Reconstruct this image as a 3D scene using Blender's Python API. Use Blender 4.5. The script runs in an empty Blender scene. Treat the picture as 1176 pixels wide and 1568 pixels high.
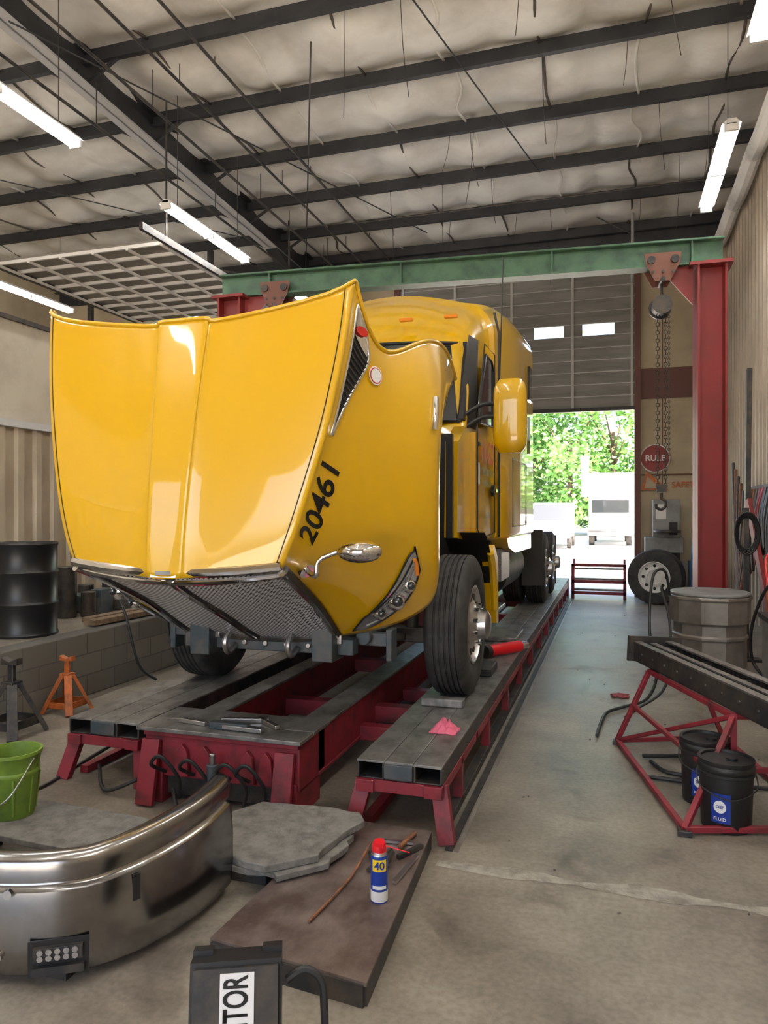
import bpy, math, random
from mathutils import Vector, Matrix, Euler
random.seed(4)
R=math.radians
scene=bpy.context.scene
# ------------------------------------------------------------ materials
MC={}
def mat(name,col,rough=.5,metal=0.,col2=None,scale=4.,lo=.4,hi=.65,bump=0.,bscale=None,emis=None,es=0.,coat=0.,detail=6,stretch=None,spec=None,trans=0.):
    if name in MC: return MC[name]
    m=bpy.data.materials.new(name); m.use_nodes=True
    nt=m.node_tree; b=nt.nodes['Principled BSDF']
    b.inputs['Base Color'].default_value=(*col,1)
    b.inputs['Roughness'].default_value=rough
    b.inputs['Metallic'].default_value=metal
    b.inputs['Coat Weight'].default_value=coat
    b.inputs['Coat Roughness'].default_value=.03
    if spec is not None: b.inputs['Specular IOR Level'].default_value=spec
    if trans: b.inputs['Transmission Weight'].default_value=trans
    if emis:
        b.inputs['Emission Color'].default_value=(*emis,1); b.inputs['Emission Strength'].default_value=es
    tc=nt.nodes.new('ShaderNodeTexCoord'); mp=nt.nodes.new('ShaderNodeMapping')
    nt.links.new(tc.outputs['Object'],mp.inputs['Vector'])
    if stretch: mp.inputs['Scale'].default_value=stretch
    if col2 is not None:
        n=nt.nodes.new('ShaderNodeTexNoise'); n.inputs['Scale'].default_value=scale; n.inputs['Detail'].default_value=detail
        n.inputs['Roughness'].default_value=.6
        r=nt.nodes.new('ShaderNodeValToRGB'); r.color_ramp.elements[0].position=lo; r.color_ramp.elements[1].position=hi
        r.color_ramp.elements[0].color=(*col,1); r.color_ramp.elements[1].color=(*col2,1)
        nt.links.new(mp.outputs[0],n.inputs['Vector']); nt.links.new(n.outputs['Fac'],r.inputs['Fac']); nt.links.new(r.outputs['Color'],b.inputs['Base Color'])
    if bump:
        n2=nt.nodes.new('ShaderNodeTexNoise'); n2.inputs['Scale'].default_value=bscale or scale*3; n2.inputs['Detail'].default_value=5
        bp=nt.nodes.new('ShaderNodeBump'); bp.inputs['Strength'].default_value=bump; bp.inputs['Distance'].default_value=.02
        nt.links.new(mp.outputs[0],n2.inputs['Vector']); nt.links.new(n2.outputs['Fac'],bp.inputs['Height']); nt.links.new(bp.outputs[0],b.inputs['Normal'])
    MC[name]=m; return m
YEL=mat('truck_yellow_paint',(.68,.395,.0),.28,0,coat=1.,spec=.5)
BLK=mat('black_plastic',(.012,.012,.013),.45)
RUB=mat('tire_rubber',(.022,.022,.023),.75,col2=(.05,.048,.045),scale=9)
CHR=mat('chrome',(.75,.75,.76),.07,1.)
CHR2=mat('bumper_chrome',(.36,.355,.35),.2,1.,col2=(.24,.235,.23),scale=3,bump=.05,bscale=2)
ALU=mat('aluminium',(.6,.6,.61),.3,1.)
GLS=mat('dark_glass',(.02,.025,.03),.04,0,coat=1.)
DST=mat('dark_steel',(.035,.036,.04),.5,.4,col2=(.09,.075,.06),scale=7)
CHS=mat('chassis_grey',(.05,.07,.085),.5,.3,col2=(.10,.10,.10),scale=8)
RED=mat('red_paint_worn',(.23,.018,.03),.5,0,col2=(.07,.02,.02),scale=6,lo=.48,hi=.72,bump=.1)
REDP=mat('red_post_paint',(.28,.028,.03),.5,0,col2=(.17,.03,.025),scale=2,lo=.45,hi=.8)
GRN=mat('green_beam_paint',(.085,.19,.115),.5,0,col2=(.05,.11,.075),scale=5)
DECK=mat('worn_steel_deck',(.26,.25,.24),.42,.45,col2=(.10,.093,.088),scale=6,lo=.4,hi=.68,bump=.12,stretch=(1.6,1,1))
DECK2=mat('rusty_steel_plate',(.25,.205,.185),.42,.4,col2=(.11,.075,.065),scale=5,lo=.35,hi=.65,bump=.15,stretch=(1.4,1,1))
BEAMD=mat('dark_roof_steel',(.03,.032,.037),.5,.2,col2=(.05,.052,.056),scale=2)
FLNG=mat('lit_flange_and_trim_steel',(.55,.56,.58),.5,.1)  # pale tone paints light on the rafter's lower flange; also plain ledge trim
WHT=mat('white_enamel',(.75,.75,.73),.5)
TUBE=mat('fluorescent_tube',(1,1,1),.5,emis=(1,.98,.93),es=60.)
TANW=mat('tan_wall_panel',(.50,.42,.29),.7,0,col2=(.40,.33,.23),scale=1.2)
WALLR=mat('ribbed_wall_steel',(.50,.43,.33),.6,0,col2=(.38,.32,.245),scale=1.)
WALLSH=mat('ribbed_wall_shade_line',(.26,.22,.17),.7)  # darker wall tone, painted shade for the rib edges
WALLL=mat('insulated_wall_white',(.50,.46,.38),.75,0,col2=(.40,.36,.30),scale=2,bump=.3,bscale=3)
BRN=mat('brown_trim',(.13,.05,.035),.6)
DOORM=mat('rolldoor_steel',(.22,.21,.195),.5,.1,col2=(.14,.135,.12),scale=1.5,stretch=(.5,1,4))
DOORR=mat('rolldoor_rib',(.42,.41,.39),.5,.1)
INS=mat('vinyl_insulation',(.88,.87,.83),.55,0,col2=(.58,.54,.49),scale=.9,lo=.42,hi=.74,bump=.8,bscale=2.2)
WOOD=mat('old_wood',(.22,.15,.09),.7,0,col2=(.11,.07,.045),scale=6,stretch=(1,6,1))
ORG=mat('orange_paint',(.55,.13,.02),.5,col2=(.25,.08,.03),scale=12)
GREENP=mat('green_plastic',(.16,.26,.03),.5,col2=(.08,.14,.03),scale=8,lo=.45,hi=.75)
BLUE=mat('blue_label',(.01,.04,.30),.35)
WHP=mat('white_print',(.8,.8,.8),.5)
REDC=mat('red_cap',(.75,.01,.02),.35)
YLB=mat('yellow_label',(.9,.6,.02),.4)
PINK=mat('pink_cloth',(.75,.16,.26),.9)
HOSE=mat('black_rubber_hose',(.015,.015,.016),.5)
GALV=mat('tank_galvanized',(.33,.31,.28),.4,.5,col2=(.20,.18,.16),scale=3,bump=.1)
ORGR=mat('machine_grey',(.30,.31,.31),.5,.1,col2=(.2,.2,.2),scale=4)
AMB=mat('amber_lens',(.8,.25,.02),.2)
STONE=mat('rubber_mat_grey',(.19,.185,.17),.9,0,col2=(.11,.105,.095),scale=14,bump=.6,bscale=25)
RUST=mat('rusty_rod',(.25,.10,.04),.7,col2=(.12,.06,.04),scale=20)
TXT=mat('black_vinyl_lettering',(.006,.006,.007),.3)
REDT=mat('red_vinyl_lettering',(.55,.02,.01),.4)
MACHB=mat('blue_machine_paint',(.03,.12,.25),.4)

def concrete():
    m=bpy.data.materials.new('concrete_floor'); m.use_nodes=True; nt=m.node_tree; b=nt.nodes['Principled BSDF']; L=nt.links.new
    tc=nt.nodes.new('ShaderNodeTexCoord')
    n1=nt.nodes.new('ShaderNodeTexNoise'); n1.inputs['Scale'].default_value=1.1; n1.inputs['Detail'].default_value=9; n1.inputs['Roughness'].default_value=.65
    n2=nt.nodes.new('ShaderNodeTexNoise'); n2.inputs['Scale'].default_value=38; n2.inputs['Detail'].default_value=6
    L(tc.outputs['Object'],n1.inputs['Vector']); L(tc.outputs['Object'],n2.inputs['Vector'])
    r=nt.nodes.new('ShaderNodeValToRGB'); e=r.color_ramp.elements
    e[0].position=.32; e[0].color=(.13,.112,.09,1); e[1].position=.68; e[1].color=(.35,.315,.262,1)
    x=e.new(.5); x.color=(.235,.208,.172,1)
    L(n1.outputs['Fac'],r.inputs['Fac'])
    r2=nt.nodes.new('ShaderNodeValToRGB'); r2.color_ramp.elements[0].position=.35; r2.color_ramp.elements[1].position=.62
    r2.color_ramp.elements[0].color=(.68,.66,.64,1); r2.color_ramp.elements[1].color=(1,1,1,1)
    L(n2.outputs['Fac'],r2.inputs['Fac'])
    mx=nt.nodes.new('ShaderNodeMix'); mx.data_type='RGBA'; mx.blend_type='MULTIPLY'; mx.inputs[0].default_value=.7
    L(r.outputs[0],mx.inputs[6]); L(r2.outputs[0],mx.inputs[7]); 
    n3=nt.nodes.new('ShaderNodeTexNoise'); n3.inputs['Scale'].default_value=2.3; n3.inputs['Detail'].default_value=6; n3.inputs['Distortion'].default_value=.6
    L(tc.outputs['Object'],n3.inputs['Vector'])
    r3=nt.nodes.new('ShaderNodeValToRGB'); r3.color_ramp.elements[0].position=.30; r3.color_ramp.elements[1].position=.42
    r3.color_ramp.elements[0].color=(.42,.40,.39,1); r3.color_ramp.elements[1].color=(1,1,1,1)
    L(n3.outputs['Fac'],r3.inputs['Fac'])
    m2=nt.nodes.new('ShaderNodeMix'); m2.data_type='RGBA'; m2.blend_type='MULTIPLY'; m2.inputs[0].default_value=.8
    L(mx.outputs[2],m2.inputs[6]); L(r3.outputs[0],m2.inputs[7]); L(m2.outputs[2],b.inputs['Base Color'])
    rr=nt.nodes.new('ShaderNodeMapRange'); rr.inputs[3].default_value=.28; rr.inputs[4].default_value=.62
    L(n1.outputs['Fac'],rr.inputs[0]); L(rr.outputs[0],b.inputs['Roughness'])
    bp=nt.nodes.new('ShaderNodeBump'); bp.inputs['Strength'].default_value=.12; bp.inputs['Distance'].default_value=.01
    L(n2.outputs['Fac'],bp.inputs['Height']); L(bp.outputs[0],b.inputs['Normal'])
    return m
CONC=concrete()
PATCH=mat('rough_concrete_patch',(.36,.34,.30),.9,col2=(.20,.185,.16),scale=9,bump=.6)
def brickmat():
    m=bpy.data.materials.new('concrete_block'); m.use_nodes=True; nt=m.node_tree; b=nt.nodes['Principled BSDF']; L=nt.links.new
    tc=nt.nodes.new('ShaderNodeTexCoord')
    sp=nt.nodes.new('ShaderNodeSeparateXYZ'); cb=nt.nodes.new('ShaderNodeCombineXYZ')
    L(tc.outputs['Object'],sp.inputs[0]); L(sp.outputs[1],cb.inputs[0]); L(sp.outputs[2],cb.inputs[1])
    br=nt.nodes.new('ShaderNodeTexBrick'); br.inputs['Scale'].default_value=1; br.inputs['Brick Width'].default_value=.4; br.inputs['Row Height'].default_value=.2
    br.inputs['Mortar Size'].default_value=.006; br.inputs['Color1'].default_value=(.19,.175,.145,1); br.inputs['Color2'].default_value=(.14,.13,.11,1); br.inputs['Mortar'].default_value=(.10,.095,.085,1)
    L(cb.outputs[0],br.inputs['Vector']); L(br.outputs['Color'],b.inputs['Base Color']); b.inputs['Roughness'].default_value=.85
    return m
BLOCK=brickmat()
def grillemat():
    m=bpy.data.materials.new('chrome_mesh_grille'); m.use_nodes=True; nt=m.node_tree; b=nt.nodes['Principled BSDF']; L=nt.links.new
    tc=nt.nodes.new('ShaderNodeTexCoord'); v=nt.nodes.new('ShaderNodeTexVoronoi'); v.inputs['Scale'].default_value=1; v.inputs['Randomness'].default_value=0; v.voronoi_dimensions='2D'
    mp=nt.nodes.new('ShaderNodeMapping'); mp.inputs['Scale'].default_value=(52,52,52); mp.inputs['Rotation'].default_value=(0,0,R(45))
    L(tc.outputs['Object'],mp.inputs[0]); L(mp.outputs[0],v.inputs['Vector'])
    r=nt.nodes.new('ShaderNodeValToRGB'); r.color_ramp.elements[0].position=.32; r.color_ramp.elements[1].position=.40
    r.color_ramp.elements[0].color=(.01,.01,.012,1); r.color_ramp.elements[1].color=(.8,.8,.83,1)
    L(v.outputs['Distance'],r.inputs[0]); L(r.outputs[0],b.inputs['Base Color']); b.inputs['Roughness'].default_value=.35; b.inputs['Metallic'].default_value=.3
    return m
GRM=grillemat()
# ------------------------------------------------------------ mesh builder
def basis(d,up=Vector((0,0,1))):
    d=d.normalized()
    if abs(d.dot(up))>.97: up=Vector((0,1,0))
    s=d.cross(up).normalized(); u=s.cross(d).normalized()
    return d,s,u
class B:
    def __init__(s,name): s.n=name; s.v=[]; s.f=[]; s.m=[]; s.mats=[]
    def mi(s,m):
        if m not in s.mats: s.mats.append(m)
        return s.mats.index(m)
    def add(s,vs,fs,m):
        o=len(s.v); k=s.mi(m); s.v+= [tuple(v) for v in vs]
        for f in fs: s.f.append([i+o for i in f]); s.m.append(k)
    def box(s,c,sz,m,rot=None):
        M=Euler([R(a) for a in rot]).to_matrix() if rot else None
        vs=[]
        for x in(-.5,.5):
            for y in(-.5,.5):
                for z in(-.5,.5):
                    p=Vector((x*sz[0],y*sz[1],z*sz[2]))
                    if M: p=M@p
                    vs.append(p+Vector(c))
        s.add(vs,[(0,1,3,2),(4,6,7,5),(0,4,5,1),(2,3,7,6),(0,2,6,4),(1,5,7,3)],m)
    def b2(s,lo,hi,m): s.box([(a+b)/2 for a,b in zip(lo,hi)],[abs(b-a) for a,b in zip(lo,hi)],m)
    def bar(s,p1,p2,w,h,m,up=(0,0,1)):
        p1=Vector(p1);p2=Vector(p2); d,a,u=basis(p2-p1,Vector(up))
        vs=[]
        for p in(p1,p2):
            for i,j in((-1,-1),(1,-1),(1,1),(-1,1)): vs.append(p+a*i*w/2+u*j*h/2)
        s.add(vs,[(0,3,2,1),(4,5,6,7),(0,1,5,4),(1,2,6,5),(2,3,7,6),(3,0,4,7)],m)
    def ibeam(s,p1,p2,w,h,m,t=.02,mf=None,up=(0,0,1)):
        p1=Vector(p1);p2=Vector(p2); d,a,u=basis(p2-p1,Vector(up))
        s.bar(p1,p2,t,h,m,up); s.bar(p1+u*(h/2-t/2),p2+u*(h/2-t/2),w,t,m,up); s.bar(p1-u*(h/2-t/2),p2-u*(h/2-t/2),w,t,mf or m,up)
    def cyl(s,p1,p2,r1,m,r2=None,n=20,cap=True):
        p1=Vector(p1);p2=Vector(p2); d,a,u=basis(p2-p1); r2=r1 if r2 is None else r2
        vs=[]
        for p,r in((p1,r1),(p2,r2)):
            for i in range(n):
                t=2*math.pi*i/n; vs.append(p+a*math.cos(t)*r+u*math.sin(t)*r)
        fs=[(i,(i+1)%n,n+(i+1)%n,n+i) for i in range(n)]
        if cap: fs+= [tuple(reversed(range(n))),tuple(range(n,2*n))]
        s.add(vs,fs,m)
    def lathe(s,o,ax,prof,m,n=32,mats=None):
        o=Vector(o); d,a,u=basis(Vector(ax))
        for k in range(len(prof)-1):
            vs=[]
            for r,h in (prof[k],prof[k+1]):
                for i in range(n):
                    t=2*math.pi*i/n; vs.append(o+d*h+(a*math.cos(t)+u*math.sin(t))*r)
            s.add(vs,[(i,(i+1)%n,n+(i+1)%n,n+i) for i in range(n)],mats[k] if mats else m)
    def tube(s,pts,r,m,n=8,sm=6,closed=False):
        P=[Vector(p) for p in pts]
        if sm>1 and len(P)>2:
            Q=[]; L=len(P)
            rng=range(L if closed else L-1)
            for i in rng:
                g=lambda k:P[k%L] if closed else P[max(0,min(L-1,k))]
                a,b,c,d=g(i-1),g(i),g(i+1),g(i+2)
                for q in range(sm):
                    t=q/sm; Q.append(.5*((2*b)+(c-a)*t+(2*a-5*b+4*c-d)*t*t+(3*b-a-3*c+d)*t**3))
            if not closed: Q.append(P[-1])
            P=Q
        vs=[];L=len(P); pu=None
        for i,p in enumerate(P):
            if closed: t=P[(i+1)%L]-P[i-1]
            else: t=P[min(i+1,L-1)]-P[max(i-1,0)]
            if t.length<1e-6: t=Vector((0,0,1))
            t.normalize()
            if pu is None: _,a,pu=basis(t)
            pu=(pu-t*pu.dot(t)); 
            if pu.length<1e-5: _,a,pu=basis(t)
            pu.normalize(); a=t.cross(pu)
            for k in range(n):
                w=2*math.pi*k/n; vs.append(p+(a*math.cos(w)+pu*math.sin(w))*r)
        fs=[]
        for i in range(L if closed else L-1):
            for k in range(n):
                j=(i+1)%L; fs.append((i*n+k,i*n+(k+1)%n,j*n+(k+1)%n,j*n+k))
        if not closed: fs+=[tuple(reversed(range(n))),tuple(range((L-1)*n,L*n))]
        s.add(vs,fs,m)
    def prism(s,poly,ext,m):
        P=[Vector(p) for p in poly]; e=Vector(ext); n=len(P)
        s.add(P+[p+e for p in P],[tuple(reversed(range(n))),tuple(range(n,2*n))]+[(i,(i+1)%n,n+(i+1)%n,n+i) for i in range(n)],m)
    def grid(s,rows,m,close=False):
        n=len(rows[0]); vs=[p for r in rows for p in r]; fs=[]
        for i in range(len(rows)-1):
            for j in range(n if close else n-1):
                k=(j+1)%n; fs.append((i*n+j,i*n+k,(i+1)*n+k,(i+1)*n+j))
        s.add(vs,fs,m)
    def sphere(s,c,r,m,n=16,sc=(1,1,1)):
        c=Vector(c); rows=[]
        for i in range(n//2+1):
            a=math.pi*i/(n//2); rows.append([c+Vector((math.sin(a)*math.cos(2*math.pi*j/n)*r*sc[0],math.sin(a)*math.sin(2*math.pi*j/n)*r*sc[1],math.cos(a)*r*sc[2])) for j in range(n)])
        s.grid(rows,m,True)
    def done(s,bevel=0,ang=35,parent=None,solid=0,name=None,sub=0,fixn=True):
        me=bpy.data.meshes.new(s.n); me.from_pydata(s.v,[],s.f)
        for m in s.mats: me.materials.append(m)
        me.polygons.foreach_set('material_index',s.m)
        me.polygons.foreach_set('use_smooth',[True]*len(s.f))
        me.update()
        if fixn:
            import bmesh
            bm=bmesh.new(); bm.from_mesh(me); bmesh.ops.remove_doubles(bm,verts=bm.verts,dist=1e-5); bmesh.ops.recalc_face_normals(bm,faces=bm.faces); bm.to_mesh(me); bm.free()
        me.set_sharp_from_angle(angle=R(ang))
        o=bpy.data.objects.new(s.n,me); scene.collection.objects.link(o)
        if solid:
            q=o.modifiers.new('sol','SOLIDIFY'); q.thickness=solid; q.offset=-1
        if bevel:
            q=o.modifiers.new('bev','BEVEL'); q.width=bevel; q.segments=2; q.limit_method='ANGLE'; q.angle_limit=R(50)
        if parent: o.parent=parent; o.matrix_parent_inverse=Matrix.Translation(parent.location).inverted()
        return o
def empty(name,loc=(0,0,0)):
    e=bpy.data.objects.new(name,None); e.location=loc; e.empty_display_size=.2; scene.collection.objects.link(e); return e
def textmesh(body,size=1.,ext=0,bold=.02):
    cu=bpy.data.curves.new('t','FONT'); cu.body=body; cu.size=size; cu.extrude=ext; cu.align_x='CENTER'; cu.align_y='CENTER'
    if bold: cu.offset=(.02 if bold is True else bold)*size
    o=bpy.data.objects.new('t',cu); scene.collection.objects.link(o)
    bpy.context.view_layer.update()
    me=bpy.data.meshes.new_from_object(o.evaluated_get(bpy.context.evaluated_depsgraph_get()))
    vs=[v.co.copy() for v in me.vertices]; fs=[tuple(p.vertices) for p in me.polygons]
    bpy.data.objects.remove(o); bpy.data.meshes.remove(me)
    return vs,fs
def addtext(b,body,size,origin,xd,yd,m,bold=0,sx=1.):
    vs,fs=textmesh(body,size,0,bold); o=Vector(origin);xd=Vector(xd).normalized();yd=Vector(yd).normalized()
    b.add([o+xd*v.x*sx+yd*v.y for v in vs],fs,m)

# ------------------------------------------------------------ camera
cam=bpy.data.cameras.new('camera'); co=bpy.data.objects.new('camera',cam); scene.collection.objects.link(co)
co.location=(0,0,1.75); co.rotation_euler=(R(90),0,R(17.4)); cam.sensor_fit='VERTICAL'; cam.sensor_height=36; cam.lens=25.71; cam.clip_end=400
scene.camera=co
# ------------------------------------------------------------ shell
CX=-2.15
XR=2.2; XL=-14.; YB=16.; YF=-6.; ZC=8.9
def cz(y): return 7.70+(15.8-y)*.035
b=B('floor'); b.b2((XL,YF,-.2),(XR,YB,0),CONC); b.done()
b=B('ground_outside'); b.b2((-70,YB+.001,-.3),(60,110,-.03),mat('bright_asphalt',(.5,.485,.46),.9)); b.b2((-70,-60,-.3),(60,YF-.001,-.03),MC['bright_asphalt']); b.done()
def corrugated(name,p1,p2,z0,z1,m,pitch=.3,depth=.035,flip=1,shade_m=None):
    b=B(name); p1=Vector((*p1,0));p2=Vector((*p2,0)); d=(p2-p1); L=d.length; d.normalize(); n=Vector((-d.y,d.x,0))*flip
    pts=[]; k=int(L/pitch)
    for i in range(k+1):
        s0=i*pitch
        for a,h in((0,0),(.35,0),(.43,1),(.75,1),(.83,0)):
            if s0+a*pitch<=L: pts.append(p1+d*(s0+a*pitch)+n*depth*h)
    pts.append(p2)
    b.grid([[p+Vector((0,0,z0)) for p in pts],[p+Vector((0,0,z1)) for p in pts]],m)
    if shade_m:  # narrow dark strips paint shade along both sides of each rib
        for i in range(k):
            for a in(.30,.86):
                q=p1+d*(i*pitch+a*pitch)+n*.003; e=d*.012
                b.add([q-e+Vector((0,0,z0)),q+e+Vector((0,0,z0)),q+e+Vector((0,0,z1)),q-e+Vector((0,0,z1))],[(0,1,2,3)],shade_m)
    return b
bw=corrugated('wall_right',(XR,YF),(XR,YB),0,ZC,WALLR,pitch=.3,depth=.06,shade_m=WALLSH)
bw.b2((XR+.002,YF,0),(XR+.2,YB,ZC+.2),WALLR); bw.done(fixn=False,ang=20)
DX0,DX1,DZ1=-4.6,.42,7.0
b=B('wall_back')
b.b2((DX1,YB,0),(XR,YB+.2,ZC),TANW); b.b2((DX0,YB,DZ1),(DX1,YB+.2,ZC),TANW); b.b2((XL,YB,0),(DX0,YB+.2,ZC),TANW)
b.b2((DX1+.1,YB-.03,4.08),(XR,YB,4.7),BRN)
for x in(.95,1.55): b.b2((x,YB-.012,0),(x+.02,YB,ZC),BRN)
b.b2((DX1+.1,YB-.02,2.5),(XR,YB,2.53),BRN)
b.done()
b=B('door_1')
for k in range(12):
    z0=3.93+k*.255
    hole=(k==6)
    if not hole: b.b2((DX0,YB-.04,z0),(DX1,YB,z0+.245),DOORM)
    else:
        xs=[DX0,-4.2,-3.6,-3.0,-2.4,-1.62,-1.0,-.62,.02,DX1]
        for i in range(0,len(xs)-1,2): b.b2((xs[i],YB-.04,z0),(xs[i+1],YB,z0+.245),DOORM)
    b.b2((DX0,YB-.055,z0+.235),(DX1,YB-.03,z0+.25),DOORR)
for x in(DX0+.05,-3.35,-2.1,-.82,DX1-.05): b.b2((x-.025,YB-.07,3.93),(x+.025,YB-.03,6.98),DOORR)
b.b2((DX0,YB-.08,3.86),(DX1,YB-.01,3.94),BLK)
b.done()
b=B('trim_1')
for x in(DX0-.08,DX1+.06): b.b2((x-.06,YB-.1,0),(x+.06,YB+.02,7.),BRN)
b.b2((DX0-.14,YB-.1,7.),(DX1+.12,YB+.02,7.12),BRN); b.done()
b=B('door_2')
for k in range(10): 
    b.b2((-12.3,YB-.05,k*.5),(-7.9,YB-.005,k*.5+.48),DOORM); b.b2((-12.3,YB-.065,k*.5+.47),(-7.9,YB-.03,k*.5+.5),DOORR)
b.done()
b=B('wall_front')
b.b2((XL,YF-.2,5.),(XR,YF,ZC),TANW)
for x0,x1 in((XL,-13.2),(-8.2,-5.2),(1.0,XR)): b.b2((x0,YF-.2,0),(x1,YF,5.),TANW)
b.done()
b=B('wall_left'); b.b2((XL-.2,YF,0),(XL,YB,ZC),TANW); b.done()
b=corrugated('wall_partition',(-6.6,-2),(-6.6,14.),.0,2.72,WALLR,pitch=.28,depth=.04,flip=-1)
b.b2((-6.72,-2,0),(-6.66,14,3.95),WALLL); b.b2((-6.66,-2,2.78),(-6.6,14,3.95),WALLL)
b.b2((-6.62,-2,2.72),(-6.5,14,2.8),FLNG)
b.b2((-6.74,-2,3.95),(-6.56,14,4.0),DST); b.done(fixn=False,ang=20)
b=B('retaining_wall_block'); b.b2((-4.98,-2,0),(-4.78,13.5,.6),BLOCK); b.b2((-6.55,-2,0),(-4.98,13.5,.6),CONC); b.done(bevel=.01)
# ceiling insulation
SP=1.52
PY=[15.8-SP*k for k in range(15)]
from mathutils import noise as NZ
b=B('ceiling')
b.prism([(XL,YF-.2,cz(YF)+.25),(XL,YB+.2,cz(YB)+.25),(XL,YB+.2,cz(YB)+.4),(XL,YF-.2,cz(YF)+.4)],(XR+.2-XL,0,0),BEAMD)
rows=[]
ys=[YF+i*.12 for i in range(int((YB-YF)/.12)+1)]+[YB]
xs=[XL+i*.18 for i in range(int((XR-XL)/.18)+1)]+[XR]
for y in ys:
    row=[]
    t=((y-PY[0])/SP)%1
    for x in xs:
        sag=math.sin(math.pi*t)**.6 if 0<t<1 else 0
        q=((x+.3)/1.22)%1; sg2=math.sin(math.pi*q)**.5
        n=NZ.noise(Vector((x*1.3,y*1.1,0)))*.09+NZ.noise(Vector((x*4,y*2.2,3)))*.05
        row.append((x,y,cz(y)+.05-sag*sg2*.18+n*sag))
    rows.append(row)
b.grid(rows,INS)
SM=mat('insulation_seam_tape',(.10,.08,.07),.7); 
x=XL+.9
while x<XR:
    for y in PY[:-1]:
        j=random.uniform(-.08,.08); m=SM if random.random()<.55 else INS
        b.tube([(x+j,y,cz(y)-.03),(x+j+random.uniform(-.05,.05),y-.5,cz(y)-.08),(x-j,y-1.,cz(y)-.08),(x+random.uniform(-.05,.05),y-SP,cz(y-SP)-.03)],.02,m,6,4)
    x+=1.22
b.done(ang=180,fixn=False)
b=B('roof_purlins')
for y in PY:
    z=cz(y)
    b.bar((XL,y,z-.11),(XR,y,z-.11),.012,.22,BEAMD); b.bar((XL,y+.035,z-.006),(XR,y+.035,z-.006),.08,.012,BEAMD); b.bar((XL,y-.035,z-.215),(XR,y-.035,z-.215),.08,.014,BEAMD)
b.bar((XL,15.95,7.35),(XR,15.95,7.35),.05,.35,BEAMD)
b.done()
RX=-6.8
b=B('roof_rafter')
b.ibeam((RX,YF,cz(YF)-.28),(RX,YB,cz(YB)-.28),.26,.5,BEAMD,.03,FLNG)  # lower flange gets the pale colour so it looks lit against the web
for y in PY: b.bar((RX-.55,y-.02,cz(y)-.2),(RX,y-.02,cz(y)-.5),.04,.04,BEAMD); b.bar((RX+.55,y-.02,cz(y)-.2),(RX,y-.02,cz(y)-.5),.04,.04,BEAMD)
b.ibeam((RX,YB-.25,0),(RX,YB-.25,7.2),.26,.4,BEAMD,.03,up=(0,1,0))
b.prism([(RX-.13,15.7,7.2),(RX-.13,13.8,7.25),(RX-.13,15.7,6.6)],(.26,0,0),BEAMD)
b.done()
b=B('roof_bracing_rods')
for p in[((-6.7,15.4,7.2),(-3.5,8.2,7.45)),((-6.7,6.8,7.45),(-3.5,14.0,7.25)),((-13.5,6,7.6),(-6.9,13.6,7.3)),((-3.2,3.9,7.85),(-1.2,12.7,7.55))]: b.cyl(*p,.011,BEAMD,n=8)
b.done()
b=B('conduit_pipes')
CP=((-6.45,6.8),(-5.6,6.9),(-5.2,7.15),(-4.7,7.3))
for x,z in CP: b.cyl((x,YF+.3,z),(x,YB-.3,z),.02,DST,n=8)
for x,z in CP:
    for y in range(-4,16,3): b.cyl((x,y,z),(x,y,7.38),.007,DST,n=5)
b.bar((-9,11.2,6.5),(-5.2,14.8,6.5),.03,.03,DST); b.bar((-5.2,14.8,6.5),(-5.2,14.8,7.2),.03,.03,DST,up=(0,1,0))
b.cyl((.35,14.6,6.1),(.35,14.6,7.4),.03,ORGR); b.cyl((.35,14.6,7.0),(-.3,14.6,7.4),.012,DST,n=6)
b.cyl((-4.7,13.0,7.2),(2.05,13.0,7.2),.014,DST,n=6)
b.done()
b=B('hanging_wires')
for k in range(34):
    x=random.uniform(-4.5,1.8); y=random.choice(PY[:8])-.04; z=cz(y)-.2; l=random.uniform(.4,1.4); dx=random.uniform(-.15,.15)
    b.tube([(x,y,z),(x+dx*.3,y,z-l*.5),(x+dx,y,z-l)],.0045,DST,5,3)
b.done()
b=B('wall_insulation_drape')
for y0,y1 in((5,8.2),(8.3,10.1),(10.2,12),(12.1,13.9),(14,15.8)):
    b.tube([(XR-.2,y0,7.1),(XR-.24,(y0+y1)/2,6.95),(XR-.2,y1,7.1)],.13,INS,10,5)
b.done()
# ------------------------------------------------------------ fluorescent lights
def fluoro(x,y0,y1,z,hang=True):
    b=B('fluorescent_light_fixture')
    b.b2((x-.05,y0,z+.04),(x+.05,y1,z+.1),WHT)
    b.prism([(x-.10,y0,z+.045),(x-.05,y0,z+.09),(x+.05,y0,z+.09),(x+.10,y0,z+.045),(x+.05,y0,z+.06),(x-.05,y0,z+.06)],(0,y1-y0,0),WHT)
    ym=(y0+y1)/2
    for dx in(-.045,.045):
        for a,c in((y0+.03,ym-.02),(ym+.02,y1-.03)): b.cyl((x+dx,a,z),(x+dx,c,z),.022,TUBE,n=10)
    for y in(y0,ym-.03,y1-.04): b.b2((x-.075,y,z-.03),(x+.075,y+.04,z+.05),WHT)
    if hang:
        for y in(y0+.3,y1-.3): b.cyl((x,y,z+.1),(x,y,cz(y)-.23),.005,DST,n=5)
    b.done()
for y0 in(-2.5,1.1,4.7,8.8,12.6): fluoro(-5.95,y0,y0+2.35,6.)
for y0 in(-2.5,1.5,4.95,8.85): fluoro(1.25,y0,y0+2.35,6.)
fluoro(-11,4,6.35,6.); fluoro(-11,10.5,12.85,6.)
for y0 in(-2.5,1.0):fluoro(-2.3,y0,y0+2.35,7.0)
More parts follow.
